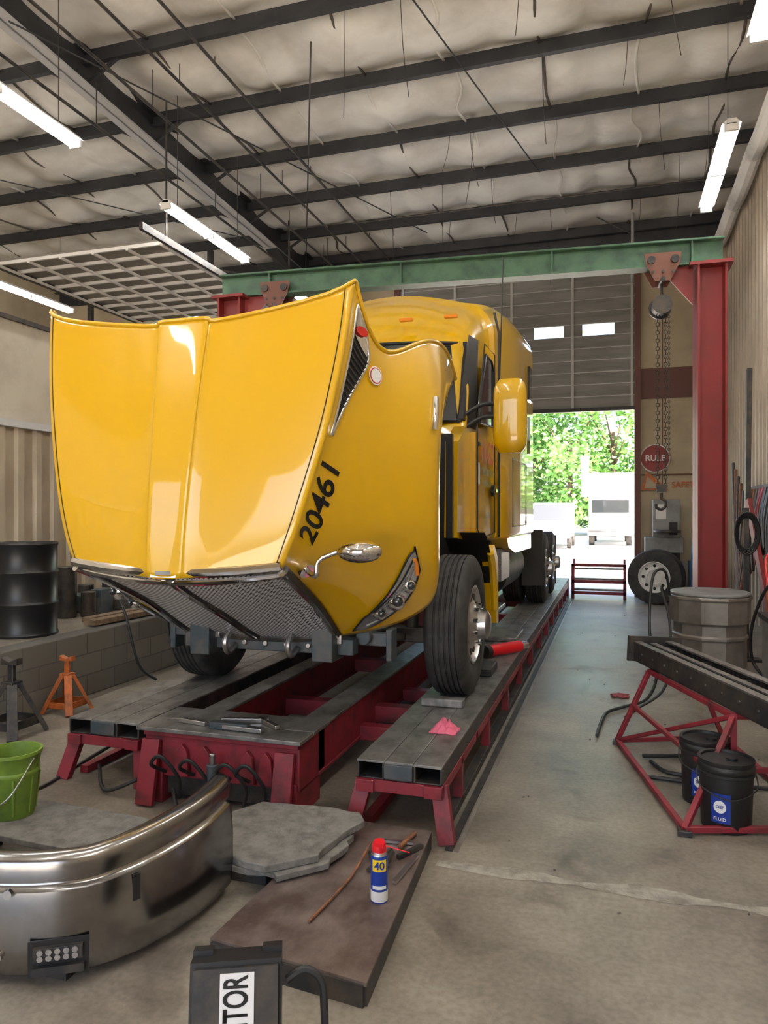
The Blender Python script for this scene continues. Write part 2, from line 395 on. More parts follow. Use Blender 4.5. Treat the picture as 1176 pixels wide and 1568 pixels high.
# stored overhead door
b=B('overhead_door_open')
X0,X1,Y0,Y1,Z=-9.3,-6.25,9.2,13.4,5.7
PANW=mat('overhead_door_panel',(.20,.185,.16),.5,0)
b.b2((X0,Y0,Z),(X1,Y1,Z+.03),PANW)
y=Y0
while y<Y1: b.b2((X0,y,Z-.05),(X1,y+.035,Z),WHT); y+=.42
for k in range(6): x=X0+(X1-X0-.05)*k/5; b.b2((x,Y0,Z-.07),(x+.045,Y1,Z-.04),WHT)
for x in(X0-.08,X1+.05): b.b2((x-.03,Y0-.6,Z-.06),(x+.03,YB-.3,Z+.04),DST)
for x in(X0-.08,X1+.05):
    for y in(Y0,Y1): b.cyl((x,y,Z),(x,y,cz(y)-.2),.015,DST,n=6)
b.done()
# ------------------------------------------------------------ gantry
GA=Vector((-5.35,9.42,0)); GB=Vector((1.3,9.95,0)); gd=(GB-GA).normalized()
b=B('gantry_crane')
def gp(t,z,off=0): p=GA+gd*t; return (p.x-gd.y*off,p.y+gd.x*off,z)
GL=(GB-GA).length; GD=-.1
b.ibeam(gp(-.05,4.99),gp(GL,4.99),.22,.32,GRN,.025)
b.bar(gp(-.05,5.14,-.0),gp(GL,5.14),.24,.02,GRN)
for t in(.7,2.6,4.6,6.3): b.bar(gp(t,4.85),gp(t,5.13),.2,.02,GRN,up=tuple(gd))
for t,zb in((.12,.61),(GL-.15,.02)):
    b.ibeam(gp(t,zb),gp(t,4.83),.34,.34,REDP,.025,up=tuple(gd))
    b.box(gp(t,zb+.01),(.6,.6,.04),REDP); b.box(gp(t,4.82),(.5,.4,.04),REDP)
b.prism([gp(GL-.35,4.83,-.02),gp(GL-.75,4.83,-.02),gp(GL-.35,4.35,-.02)],(0,.04,0),REDP)
b.prism([gp(.3,4.83,-.02),gp(.7,4.83,-.02),gp(.3,4.35,-.02)],(0,.04,0),REDP)
b.done(bevel=.004)
def hoist(t,z1,name='chain_hoist',chains=True):
    b=B(name); c=Vector(gp(t,0)); br=mat('hoist_brown',(.17,.06,.035),.5)
    for off in(-.14,.14):
        o=Vector((-gd.y,gd.x,0))*off
        b.prism([c+gd*a+o+Vector((0,0,z+GD)) for a,z in((-.22,5.09),(.22,5.09),(.2,4.95),(.09,4.74),(-.09,4.74),(-.2,4.95))],Vector((-gd.y,gd.x,0))*.02,br)
        for a in(-.14,.14): b.cyl(c+gd*a+o*1.2+Vector((0,0,4.9)),c+gd*a+o*.9+Vector((0,0,4.9)),.05,DST,n=14)
        for a in(-.12,.0,.12): b.cyl(c+gd*a+o*1.15+Vector((0,0,4.75)),c+gd*a+o*1.1+Vector((0,0,4.75)),.02,DST,n=8)
    b.cyl(gp(t,4.66,-.16),gp(t,4.66,.16),.03,DST)
    b.tube([gp(t,4.64),gp(t,4.52),gp(t+.05,4.46),gp(t,4.4)],.02,DST)
    b.cyl(gp(t,4.36,-.1),gp(t,4.36,.1),.12,DST); b.cyl(gp(t,4.36,.1),gp(t,4.36,.14),.14,DST)
    if chains:
        def chain(p,z0,z1,s):
            z=z0;k=0
            while z>z1:
                d=Vector((s*.55,0,0)) if k%2 else Vector((0,s*.55,0))
                b.tube([p+Vector((0,0,z))+d,p+Vector((0,0,z-s*1.3))+d*.9,p+Vector((0,0,z-s*1.3))-d*.9,p+Vector((0,0,z))-d],s*.2,DST,5,2,True); z-=s*1.7;k+=1
        chain(Vector(gp(t-.045,0)),4.3,z1+.1,.03); chain(Vector(gp(t+.05,0)),4.3,z1+.1,.03)
        chain(Vector(gp(t+.11,0,.13)),4.3,z1+.5,.02)
        h=Vector(gp(t,z1))
        b.box(h+Vector((0,0,.1)),(.12,.08,.1),DST); b.tube([h+Vector(p)*.8 for p in((0,0,.05),(0,0,-.03),(.06,0,-.08),(.06,0,-.16),(0,0,-.21),(-.07,0,-.18),(-.08,0,-.12))],.018,DST)
    b.done()
hoist(GL-.72,1.95); hoist(.8,4.2,chains=False)
# ------------------------------------------------------------ frame rack
rack=empty('frame_rack',(CX,9,0))
HZ=.40; RE=15.4
def runway(x0,x1,y0,nm):
    b=B(nm); w=x1-x0
    for k in range(3):
        a=x0+k*w/3; c=a+w/3-.004
        b.b2((a,y0,HZ-.012),(c,RE,HZ),DECK); b.b2((a,y0,HZ-.1),(a+.012,RE,HZ-.012),DST); b.b2((c-.012,y0,HZ-.1),(c,RE,HZ-.012),DST); b.b2((a,y0+.01,HZ-.105),(c,RE,HZ-.097),DST)
    b.b2((x0+w*.33,y0-.015,HZ-.09),(x0+w*.66,y0+.02,HZ-.012),CHS)
    for s,x in((1,x0+.03),(-1,x1-.03)):
        b.b2((x-.03,y0+.02,HZ-.16),(x+.03,RE,HZ-.105),RED)
        b.b2((x-.03,y0+.1,.0),(x+.03,RE,.05),DST if s<0 else RED)
        y=y0+.04
        b.bar((x-s*.06,y-.06,.0),(x,y+.02,HZ-.12),.09,.05,RED,up=(0,1,0))
        y+=.5
        while y<RE:
            b.bar((x,y,.03),(x,y,HZ-.12),.06,.05,RED,up=(0,1,0)); y+=1.0
    b.b2((x0-.0,y0+.0,HZ-.17),(x1,y0+.07,HZ-.105),RED)
    b.b2((x0,y0-.02,HZ-.17),(x0+.1,y0+.01,HZ-.105),RED); b.b2((x1-.1,y0-.02,HZ-.17),(x1,y0+.01,HZ-.105),RED)
    y=y0+1
    while y<RE: b.b2((x0,y,HZ-.16),(x1,y+.06,HZ-.105),RED); y+=1.2
    b.done(bevel=.003,parent=rack)
runway(-1.34,-.86,3.78,'runway_right'); runway(-3.42,-2.88,3.98,'runway_left')
b=B('center_carriage')
for x,dx in((-1.78,.18),(-2.5,.16)):
    b.b2((x-dx/2,4.1,.43),(x+dx/2,RE-.3,.45),DECK); b.b2((x-dx/2+.01,4.1,.18),(x-dx/2+.03,RE-.3,.43),RED); b.b2((x+dx/2-.03,4.1,.18),(x+dx/2-.01,RE-.3,.43),RED); b.b2((x-dx/2,4.1,.16),(x+dx/2,RE-.3,.18),RED)
b.b2((-2.72,3.82,.16),(-1.70,4.2,.43),RED)
b.b2((-2.76,3.78,.43),(-1.68,3.98,.455),DECK); b.b2((-2.76,3.985,.43),(-1.68,4.24,.455),DECK)
b.b2((-2.72,3.80,.40),(-1.70,3.83,.43),RED)
b.b2((-2.6,3.86,.04),(-1.84,4.12,.16),DST)
for x in(-2.66,-1.78): b.b2((x-.07,3.8,0),(x+.07,4.15,.2),RED); b.bar((x,3.72,0.01),(x,3.8,.38),.12,.03,RED,up=(0,1,0))
for x in(-2.45,-2.3,-2.02,-1.9):
    b.prism([(x-.05,3.815,.18),(x+.05,3.815,.18),(x+.035,3.815,.33),(x,3.815,.37),(x-.035,3.815,.33)],(0,-.03,0),RED)
b.cyl((-2.2,3.72,.06),(-2.2,3.72,.3),.035,CHS); b.cyl((-2.2,3.72,.3),(-2.2,3.72,.36),.018,ALU)
for y in(5.2,6.8,8.6,10.4,12.2,14): b.b2((-2.86,y,.18),(-1.36,y+.12,.3),RED)
for y in(6.0,4.9): b.bar((-1.7,y,.2),(-1.36,y,.2),.1,.1,RED)
b.b2((-2.3,4.5,.05),(-2.1,5.3,.15),DST)
b.done(bevel=.004,parent=rack)
b=B('hydraulic_hoses')
for x,h in((-2.55,.2),(-2.36,.25),(-2.12,.28),(-2.0,.2)):
    b.tube([(x,3.78,.2),(x-.02,3.66,.28),(x+.06,3.64,.36-h*.1),(x+.14,3.7,.2),(x+.1,3.76,.06)],.011,HOSE)
b.tube([(-2.5,3.78,.1),(-2.3,3.6,.03),(-1.9,3.62,.06),(-1.75,3.75,.12)],.014,HOSE)
b.tube([(-3.2,4.0,.1),(-3.0,3.8,.03),(-2.8,3.85,.1)],.012,HOSE)
b.done(parent=rack)
b=B('rear_steps')
for z in(.12,.35,.68): b.bar((-.8,15.3,z),(.25,15.3,z),.06,.06,RED)
for x in(-.78,.22): b.bar((x,15.3,0),(x,15.3,.7),.06,.06,RED); b.bar((x,15.3,.1),(x,15.85,.75),.05,.08,RED)
for k in range(3): b.b2((-.78,15.33+k*.16,.16+.2*k),(.22,15.47+k*.16,.2+.2*k),DECK)
b.done(parent=rack)
b=B('pull_bars')
for p,q,w in(((-2.55,3.93,.47),(-2.35,3.9,.47),.03),((-2.3,3.88,.475),(-1.95,3.86,.475),.05),((-2.3,4.0,.47),(-2.02,4.08,.47),.035),((-2.1,4.1,.47),(-1.9,3.95,.47),.03)): b.bar(p,q,w,.025,ALU)
b.b2((-2.3,3.85,.457),(-2.05,3.9,.5),CHS)
b.done(bevel=.003)
# ------------------------------------------------------------ truck
truck=empty('semi_truck',(CX,5.4,HZ))
HY,HZg,TH,HX=4.35,.9,R(67),CX-.055
rowsH=[
 [(0,4.38,2.12),(.11,4.39,2.12),(.15,4.40,2.10),(.55,4.455,2.075),(.62,4.475,2.05),(.61,4.48,1.95),(.59,4.48,1.68),(.57,4.47,1.4),(.56,4.43,1.15),(.54,4.40,.93)],
 [(0,4.62,2.20),(.12,4.62,2.20),(.16,4.62,2.178),(.62,4.645,2.15),(.70,4.655,2.12),(.725,4.655,2.01),(.79,4.63,1.72),(.86,4.58,1.4),(.88,4.53,1.15),(.82,4.47,.92)],
 [(0,4.88,2.275),(.13,4.88,2.275),(.17,4.88,2.25),(.69,4.88,2.22),(.765,4.885,2.185),(.80,4.875,2.07),(.95,4.85,1.76),(1.11,4.79,1.45),(1.16,4.70,1.2),(1.12,4.61,.98)],
 [(0,5.13,2.34),(.14,5.13,2.34),(.18,5.13,2.315),(.755,5.14,2.285),(.83,5.14,2.25),(.87,5.13,2.14),(1.02,5.1,1.87),(1.19,5.05,1.63),(1.24,4.96,1.46),(1.22,4.84,1.22)],
 [(0,5.35,2.395),(.15,5.35,2.395),(.19,5.35,2.37),(.80,5.37,2.35),(.875,5.39,2.315),(.92,5.35,2.20),(1.06,5.32,1.96),(1.22,5.4,1.80),(1.27,5.4,1.68),(1.24,5.4,1.56)],
 [(0,5.54,2.44),(.16,5.54,2.44),(.20,5.54,2.415),(.835,5.60,2.41),(.91,5.63,2.38),(.955,5.56,2.25),(1.06,5.53,2.02),(1.20,5.74,1.83),(1.25,5.82,1.62),(1.23,5.85,1.42)],
 [(0,5.72,2.485),(.17,5.72,2.485),(.21,5.72,2.46),(.85,5.81,2.475),(.935,5.91,2.445),(.97,5.78,2.31),(1.02,5.72,2.06),(1.15,5.94,1.86),(1.21,6.1,1.55),(1.21,6.1,1.2)]]
NI,NJ=7,10
CPT=[[Vector(p) for p in r] for r in rowsH]
def cp(i,j):
    def col(i,j):
        if j<0:
            p=CPT[i][-j]; return Vector((-p.x,p.y,p.z))
        if j>NJ-1: return 2*CPT[i][NJ-1]-CPT[i][NJ-2]
        return CPT[i][j]
    if i<0: return 2*col(0,j)-col(1,j)
    if i>NI-1: return 2*col(NI-1,j)-col(NI-2,j)
    return col(i,j)
def bs(t): return ((1-t)**3/6,(3*t**3-6*t*t+4)/6,(-3*t**3+3*t*t+3*t+1)/6,t**3/6)
def rotH(p):
    y=p[1]-HY; z=p[2]-HZg
    return Vector((HX+p[0],HY+y*math.cos(TH)-z*math.sin(TH),HZg+y*math.sin(TH)+z*math.cos(TH)))
def hsc(i,j):
    sg=1 if j>=0 else -1; j=abs(j)
    ii=min(int(i),NI-2); jj=min(int(j),NJ-2); wi=bs(i-ii); wj=bs(j-jj); p=Vector((0,0,0))
    for a in range(4):
        for c in range(4): p+=cp(ii-1+a,jj-1+c)*wi[a]*wj[c]
    p.x*=sg; return p
for _ in range(2):
    D=[[Vector(rowsH[i][j])-hsc(i,j) for j in range(NJ)] for i in range(NI)]
    for i in range(NI):
        for j in range(NJ):
            d=D[i][j]*.8
            if j==0: d.x=0
            CPT[i][j]=CPT[i][j]+d
def hs(i,j,off=0):
    p=rotH(hsc(i,j))
    if off:
        e=.02
        a=rotH(hsc(min(i+e,NI-1),j))-rotH(hsc(max(i-e,0),j)); c=rotH(hsc(i,max(-9,min(j+e,9))))-rotH(hsc(i,max(-9,min(j-e,9))))
        n=a.cross(c).normalized()
        ctr=rotH((0,5.1,1.6))
        if n.dot(p-ctr)<0: n=-n
        p=p+n*off
    return p
b=B('hood'); SI,SJ=7,6
b.grid([[hs(i/SI,j/SJ) for j in range(-(NJ-1)*SJ,(NJ-1)*SJ+1)] for i in range((NI-1)*SI+1)],YEL)
b.done(ang=60,parent=truck,solid=.02)
b=B('hood_liner'); b.grid([[hs(i/3,j/3,-.05) for j in range(-26,27)] for i in range(1,18)],BLK); b.done(ang=60,parent=truck)
b=B('hood_details')
for sg in(1,-1):
    b.tube([hs(i/4,sg*3.3,.001) for i in range(0,25)],.003,TXT,6,1)
b.tube([hs(6,j/4,.0) for j in range(-36,37)],.012,YEL,8,1)
for sg in(1,-1):
    def ve(t):
        i=3.0+2.75*t
        return i,4.42, 4.5+.75*min(1,t*1.3)*(1 if t<.85 else 1-(t-.85)*1.6)
    rows=[];
    for k in range(21):
        i,a,c=ve(k/20); rows.append([hs(i,sg*(a+(c-a)*q/4),.006) for q in range(5)])
    b.grid(rows,BLK)
    edge=[r[0] for r in rows]+rows[-1][1:]+[r[-1] for r in reversed(rows)][1:]
    b.tube(edge,.009,CHR,8,1,True)
    rw=[]
    for k in range(16,21):
        i,a,c=ve(k/20); rw.append([hs(i,sg*(a+(c-a)*(.1+.8*q/4)),.012) for q in range(5)])
    b.grid(rw,CHR)
    for k in range(5,16,1):
        i,a,c=ve(k/20); b.tube([hs(i,sg*(a+(c-a)*q/3),.012) for q in range(4)],.004,DST,5,1)
def badge(i,j,r,m,off,si=1.,sj=1.,n=20):
    c=hs(i,j,off); ei=(hs(i+.05,j,off)-hs(i-.05,j,off)).normalized(); ej=(hs(i,j+.05,off)-hs(i,j-.05,off)).normalized()
    nn=ei.cross(ej).normalized(); ej=nn.cross(ei)
    b.add([c]+[c+ei*math.cos(2*math.pi*k/n)*r*si+ej*math.sin(2*math.pi*k/n)*r*sj for k in range(n)],[(0,1+k,1+(k+1)%n) for k in range(n)],m)
for sg in(1,-1):
    badge(5.45,sg*4.78,.03,REDT,.024,.8,1.5); badge(5.0,sg*5.5,.05,WHP,.012,1,1); badge(5.0,sg*5.5,.044,REDT,.014,1,1); badge(5.0,sg*5.5,.038,WHP,.016)
    b.tube([hs(4.0,sg*7.3,.01),hs(4.2,sg*7.3,.014),hs(4.5,sg*7.3,.01)],.02,CHR,8,3)
vs,fs=textmesh('20461',.185,0,True)
def ejd(i,j): return (rotH(hsc(i,j+.05))-rotH(hsc(i,j-.05))).normalized()
b.add([hs(1.76+v.x/.265,4.88,.007)-ejd(1.76+v.x/.265,5.0)*v.y for v in vs],fs,TXT)
HL=mat('headlight_lens',(.55,.57,.60),.06,.75,coat=1.)
def patch(i0,j0,i1,j1,w0,w1,off,m,sg,nn=14,mm=6):
    rows=[]
    for k in range(nn+1):
        t=k/nn; w=(w0+(w1-w0)*t)*math.sin(math.pi*min(.95,max(.05,t)))**.5
        rows.append([hs(i0+(i1-i0)*t-(w*(q/mm-.5))*.5, sg*min(8.95,(j0+(j1-j0)*t+w*(q/mm-.5)*1.1)), off) for q in range(mm+1)])
    b.grid(rows,m); return rows
for sg in(1,-1):
    r=patch(.5,8.35,2.05,7.25,1.3,1.05,.012,HL,sg)
    b.tube([x[0] for x in r]+[x[-1] for x in reversed(r)],.006,BLK,6,1,True)
    for t,rr in((4,.045),(7,.06),(10,.045)): b.sphere(r[t][3],rr,CHR,14,(1,.6,1)); b.sphere(r[t][3]+Vector((.02*sg,-.02,0)),rr*.55,GLS,12)
    b.tube([x[1] for x in r[2:13]],.006,BLK,6,1); b.tube([x[5] for x in r[3:12]],.006,ORGR,6,1); b.tube([x[2] for x in r[2:13]],.008,CHR,6,1)
    b.tube([r[12][1],r[13][2],r[13][5]],.012,AMB,6,2)
b.done(ang=60,parent=truck,fixn=False)
# grille
def edgeR(j): return hsc(0,j)
rows=[]
for q in range(0,13):
    j=4.15+(9-4.15)*q/12; e=edgeR(j); row=[]
    for k in range(-12,13):
        t=k/12; bul=.10*(1-t*t)*(.4+.6*math.sin(math.pi*min(1,(q/12)*.8+.1)))*(1-.5*(q/12)**2)
        row.append(rotH((e.x*t,e.y-bul-.005,e.z+.03*(1-t*t))))
    rows.append(row)
b2_=B('grille'); b2_.grid(rows,GRM)
for side in(0,-1): b2_.tube([r[side] for r in rows],.03,DST,8,1); b2_.tube([r[side]+Vector((0,-.01,-.015)) for r in rows],.02,CHR,8,1)
b2_.tube([p+Vector((0,-.01,.02)) for p in rows[0]],.03,CHR,10,1)
b2_.tube([p+Vector((0,0,-.01)) for p in rows[1]],.022,CHR,10,1)
b2_.tube(rows[-1],.03,DST,8,1)
b2_.tube([r[12]+Vector((0,0,-.012)) for r in rows],.02,CHR,8,1)
b2_.tube([r[12] for r in rows],.026,DST,8,1)
c=rows[0][12]
b2_.box(c+Vector((0,-.035,.02)),(.15,.035,.05),CHR,(-10,0,0)); b2_.box(c+Vector((0,-.055,.02)),(.09,.006,.022),ORGR,(-10,0,0))
b2_.add([c+Vector(p) for p in((-.10,-.012,.04),(.10,-.012,.04),(.0,.03,.20),(0,-.05,.05))],[(0,3,2),(3,1,2),(0,1,3)],YEL)
b2_.done(bevel=0,parent=truck)
# hood mirror
b=B('hood_mirror')
sg=1
base=hs(.4,5.35,.0); tip=hs(1.2,5.35,.17)
b.cyl(base,hs(.4,5.35,.04),.045,CHR)
k1=hs(.45,5.35,.12)
b.tube([base,k1+Vector((0,-.03,.02)),k1+Vector((0.02*sg,-.03,.10)),tip+Vector((-.02*sg,0,0)),tip+Vector((.04*sg,0,0))],.013,CHR)
c=tip+Vector((.08*sg,0.02,0))
rows=[]
for k in range(9):
    a=k/8*math.pi/2; rows.append([c+Vector((math.cos(w)*.12*math.cos(a),-.09*math.sin(a),math.sin(w)*.06*math.cos(a))) for w in [2*math.pi*q/20 for q in range(20)]])
b.grid(rows,CHR,True); b.add(rows[0],[tuple(range(20))],GLS)
b.done(ang=60,parent=truck)
# cab + sleeper loft
def sect(y,hw,zb,zt,rt,rb=.06,crown=.06,lean=.0):
    pts=[]
    pts.append((0,zb)); pts.append((hw-rb,zb))
    for k in range(1,4): a=-math.pi/2+k*math.pi/8; pts.append((hw-rb+rb*math.cos(a),zb+rb+rb*math.sin(a)))
    zs=zt-crown-rt
    for k in range(0,6): pts.append((hw-lean*(k/5),zb+rb+(zs-zb-rb)*k/5))
    h2=hw-lean
    for k in range(1,8):
        a=k*math.pi/16; pts.append((h2-rt+rt*math.cos(a),zs+rt*math.sin(a)))
    for k in range(0,6):
        t=k/5; x=(h2-rt)*(1-t); pts.append((x,zt-crown*(x/(h2-rt))**2))
    return [Vector((CX+x,y,z)) for x,z in pts]+[Vector((CX-x,y,z)) for x,z in reversed(pts[1:-1])]
ST=[(5.95,.96,1.25,2.42,.08,.04,.0),(6.05,.99,1.25,2.55,.1,.04,.02),(6.25,1.02,1.45,2.95,.12,.05,.06),(6.42,1.03,1.47,3.30,.15,.06,.1),(6.5,1.04,1.47,3.44,.18,.08,.1),
    (6.7,1.05,1.47,3.66,.26,.10,.1),(6.95,1.05,1.47,3.84,.34,.12,.08),(7.14,1.05,1.47,3.93,.36,.12,.06),(7.16,1.08,1.47,3.95,.36,.12,.04),(7.6,1.14,1.47,4.05,.36,.12,.02),(8.3,1.16,1.47,4.12,.34,.12,.01),(9.35,1.19,1.47,4.12,.3,.12,.01)]
b=B('cab_and_sleeper')
secs=[sect(s[0],s[1],s[2],s[3],s[4],.06,s[5],s[6]) for s in ST]
b.grid(secs,YEL,True); b.add(secs[0],[tuple(range(len(secs[0])))],BLK); b.add(secs[-1],[tuple(range(len(secs[0])))],YEL)
b.done(ang=50,parent=truck)
b=B('cab_details')
rows=[]
for q in range(6):
    t=q/5; z=2.52+t*.74; y=5.93+t*.42; hw=.93-.05*t; rows.append([Vector((CX+hw*s/8,y+.2*abs(s/8)**2.5-.06,z)) for s in range(-8,9)])
b.grid(rows,GLS); b.tube(rows[0],.02,BLK,6,1); b.tube(rows[-1],.02,BLK,6,1)
for s in(0,-1): b.tube([r[s] for r in rows],.035,BLK,6,1)
for sg in(1,-1):
    X=lambda h:CX+sg*h
    b.add([(X(.9),6.02,2.5),(X(1.03),6.2,2.45),(X(.99),6.55,3.3),(X(.93),6.4,3.32)],[(0,1,2,3)],BLK)
    b.prism([(X(.90),y,z) for y,z in((5.55,1.55),(6.1,1.5),(6.12,2.42),(5.9,2.45),(5.6,2.3))],(sg*.10,0,0),YEL)
    b.prism([(X(.99),y,z) for y,z in((6.08,1.5),(6.14,1.5),(6.14,2.42),(6.08,2.42))],(sg*.06,0,0),YEL)
    b.box((X(.95),5.52,1.95),(.05,.05,.8),BLK)
    win=[(6.27,2.52),(6.98,2.56),(7.02,3.1),(6.9,3.17),(6.58,3.17),(6.3,2.75)]
    b.prism([(X(1.035),y,z) for y,z in win],(sg*.018,0,0),GLS)
    b.tube([(X(1.052),y,z) for y,z in win],.012,BLK,6,1,True)
    b.tube([(X(1.055),y,z) for y,z in((6.14,1.6),(6.14,2.5),(6.5,3.25),(7.08,3.27),(7.08,1.55),(6.3,1.52))],.006,BLK,6,1,True)
    b.tube([(X(1.085),7.15,1.5),(X(1.085),7.15,3.5),(X(1.04),7.15,3.7)],.012,BLK,6,1)
    b.cyl((X(1.05),6.92,1.95),(X(1.08),6.92,1.95),.055,BLK); b.box((X(1.09),6.92,1.95),(.02,.09,.03),CHR)
    b.box((X(1.05),6.2,2.33),(.03,.06,.03),BLK); b.box((X(1.055),6.2,2.08),(.01,.05,.18),WHP)
    b.prism([(X(1.165),y,z) for y,z in((8.9,3.1),(9.2,3.1),(9.2,3.5),(8.9,3.5))],(sg*.03,0,0),GLS)
    b.prism([(X(1.165),y,z) for y,z in((8.95,2.45),(9.2,2.45),(9.2,2.9),(8.95,2.9))],(sg*.03,0,0),GLS)
    b.tube([(X(1.175),y,z) for y,z in((7.5,1.6),(8.7,1.6),(8.7,2.3),(7.5,2.3))],.005,BLK,6,1,True)
    b.box((X(.75),6.5,3.52),(.12,.05,.025),AMB); b.box((X(.35),6.42,3.5),(.12,.05,.025),AMB)
    b.prism([(X(1.0),7.2,1.49),(X(1.0),9.35,1.49),(X(1.0),9.35,1.3),(X(1.0),7.8,1.32),(X(1.0),7.3,1.4)],(sg*.16,0,0),YEL)
    rr=[]
    for k in range(9):
        a=R(10+k*9.); yy=5.4+.72*math.cos(a-.2); zz=.95+.68*math.sin(a-.2)
        rr.append([Vector((X(.86),yy,zz)),Vector((X(1.2),yy,zz))])
    b.grid(rr,BLK); b.tube([r[1] for r in rr[:6]],.03,YEL,8,1)
    b.prism([(X(1.12),6.12,.82),(X(1.12),6.22,.82),(X(1.12),6.2,1.35),(X(1.12),6.0,1.48),(X(1.12),5.95,1.4),(X(1.12),6.08,1.2)],(sg*.1,0,0),YEL)
    b.b2((X(.6),6.0,1.2),(X(1.02),6.3,1.5),BLK)
    rows=[]
    mc=Vector((X(1.32),6.22,2.56))
    for k in range(17):
        t=k/16; zz=-.31+.62*t; e=abs(2*t-1); w=.14*(1-e**8*.35); d=.1*(1-e**6*.45)
        rows.append([mc+Vector((math.copysign(abs(math.cos(a))**.5,math.cos(a))*w,math.copysign(abs(math.sin(a))**.7,math.sin(a))*d,zz)) for a in [2*math.pi*q/24 for q in range(24)]])
    b.grid(rows,YEL,True); b.add(rows[0],[tuple(range(24))],YEL); b.add(rows[-1],[tuple(range(24))],YEL)
    b.box(mc+Vector((0,.095,0)),(.2,.02,.5),CHR)
    for z in(2.66,2.55): b.tube([(X(.96),6.12,z-.08),(X(1.1),6.15,z),(X(1.25),6.2,z)],.018,BLK)
addtext(b,'HI-GO',.27,(CX+1.072,6.58,2.27),(0,1,0),(0,0,1),REDT,.04,.85); addtext(b,'TRANSPORT, INC.',.08,(CX+1.072,6.6,2.10),(0,1,0),(0,0,1),TXT,True); addtext(b,'MARION, SC',.07,(CX+1.072,6.55,2.0),(0,1,0),(0,0,1),TXT,True)
addtext(b,'4821560',.07,(CX+1.072,6.6,1.72),(0,1,0),(0,0,1),TXT,True)
b.cyl((CX+1.06,7.22,2.3),(CX+1.12,7.2,4.25),.006,BLK,n=6)
b.done(ang=40,parent=truck)
# wheels
def wheel(b,x,y,z,sg,r=.515,w=.28,hub=True,rim=ALU):
    o=(x,y,z); h=w/2
    prof=[(.29,-h+.02),(.31,-h),(.40,-h-.012),(.47,-h+.0),(r-.02,-h+.015),(r-.004,-h+.03)]
    g=-h+.045
    for k in range(5):
        wk=(w-.09)/5; prof+=[(r,g+.006),(r,g+wk-.010),(r-.014,g+wk-.009),(r-.014,g+wk-.001)]; g+=wk
    prof+=[(r,h-.045),(r-.004,h-.03),(r-.02,h-.015),(.47,h),(.40,h+.012),(.31,h),(.29,h-.02)]
    b.lathe(o,(sg,0,0),prof,RUB,48)
    if hub:
        b.lathe(o,(sg,0,0),[(.29,h-.005),(.275,h-.0),(.262,h-.03),(.24,h-.05),(.16,h-.01),(.14,h+.01),(.11,h+.03),(.105,h+.09),(.07,h+.11),(.0,h+.115)],rim,32)
        b.lathe(o,(sg,0,0),[(.29,-h+.02),(.25,-h+.05),(.2,0),(0,0)],DST,24)
        for k in range(10):
            a=2*math.pi*k/10; p=Vector((x+sg*(h-.032),y+math.cos(a)*.205,z+math.sin(a)*.205)); b.cyl(p,p+Vector((sg*.012,0,0)),.026,BLK,n=12)
            p=Vector((x+sg*(h+.01),y+math.cos(a+.3)*.143,z+math.sin(a+.3)*.143)); b.cyl(p,p+Vector((sg*.035,0,0)),.015,CHR,n=8)
ZW=HZ+.515
b=B('front_wheels')
for sg in(1,-1): wheel(b,CX+sg*1.03,5.4,ZW,sg)
b.done(ang=40,parent=truck)
b=B('rear_wheels')
for y in(11.15,12.5):
    for sg in(1,-1): 
        wheel(b,CX+sg*1.06,y,ZW,sg); wheel(b,CX+sg*.73,y,ZW,sg,hub=False)
    b.cyl((CX-.9,y,ZW),(CX+.9,y,ZW),.09,DST); b.sphere((CX,y,ZW),.22,DST)
b.done(ang=40,parent=truck)
b=B('chassis')
for sg in(1,-1):
    x=CX+sg*.43
    b.b2((x-.04,4.35,1.0),(x+.04,13.4,1.27),CHS)
    b.b2((x-.07,4.2,.82),(x+.07,4.42,1.05),CHS)
    b.tube([(x+sg*.02,4.6,.98),(x+sg*.05,5.0,.88),(x+sg*.05,5.8,.88),(x+sg*.02,6.3,1.0)],.04,DST)
    b.cyl((x+sg*.25,5.4,.85),(x+sg*.25,5.55,1.35),.05,DST)
    b.b2((x-.1,4.28,.92),(x+.1,4.5,.98),ALU)
    b.cyl((x+sg*.2,4.4,.95),(x+sg*.2,4.55,.95),.05,CHS); b.box((x+sg*.25,4.5,.93),(.2,.1,.08),CHS); b.box((x+sg*.36,4.5,.9),(.04,.12,.2),CHS)
    b.tube([(x+sg*.1,4.4,1.0),(x+sg*.2,4.6,1.1),(x+sg*.35,4.9,1.3),(x+sg*.2,5.3,1.7)],.02,DST)
    b.cyl((CX+sg*.98,5.4,ZW),(CX+sg*.82,5.4,ZW),.14,DST)
b.b2((CX-.6,4.3,.85),(CX+.6,4.4,.95),CHS); b.b2((CX-.5,4.33,.96),(CX+.5,4.4,1.0),DST)
for k in range(7): b.cyl((CX-.45+k*.15,4.28,.9),(CX-.45+k*.15,4.3,.9),.02,ALU,n=8)
for x in(-.22,.22): b.tube([(CX+x,4.3,.88),(CX+x,4.2,.85),(CX+x,4.16,.92),(CX+x,4.22,.98)],.02,ALU)
b.bar((CX-.85,5.4,.82),(CX+.85,5.4,.82),.12,.11,DST)
b.tube([(CX-.7,5.15,.84),(CX,5.12,.8),(CX+.7,5.15,.84)],.03,DST)
b.b2((CX-.45,4.75,1.1),(CX+.45,4.95,2.1),DST)
b.b2((CX-.5,4.73,1.08),(CX+.5,4.76,2.12),BLK)
b.b2((CX-.35,5.0,1.05),(CX+.35,6.1,1.95),DST)
b.cyl((CX+.3,5.2,1.85),(CX+.3,5.9,1.85),.13,ORGR); b.tube([(CX+.3,5.2,1.9),(CX+.45,4.95,1.8),(CX+.4,4.9,1.4)],.06,BLK)
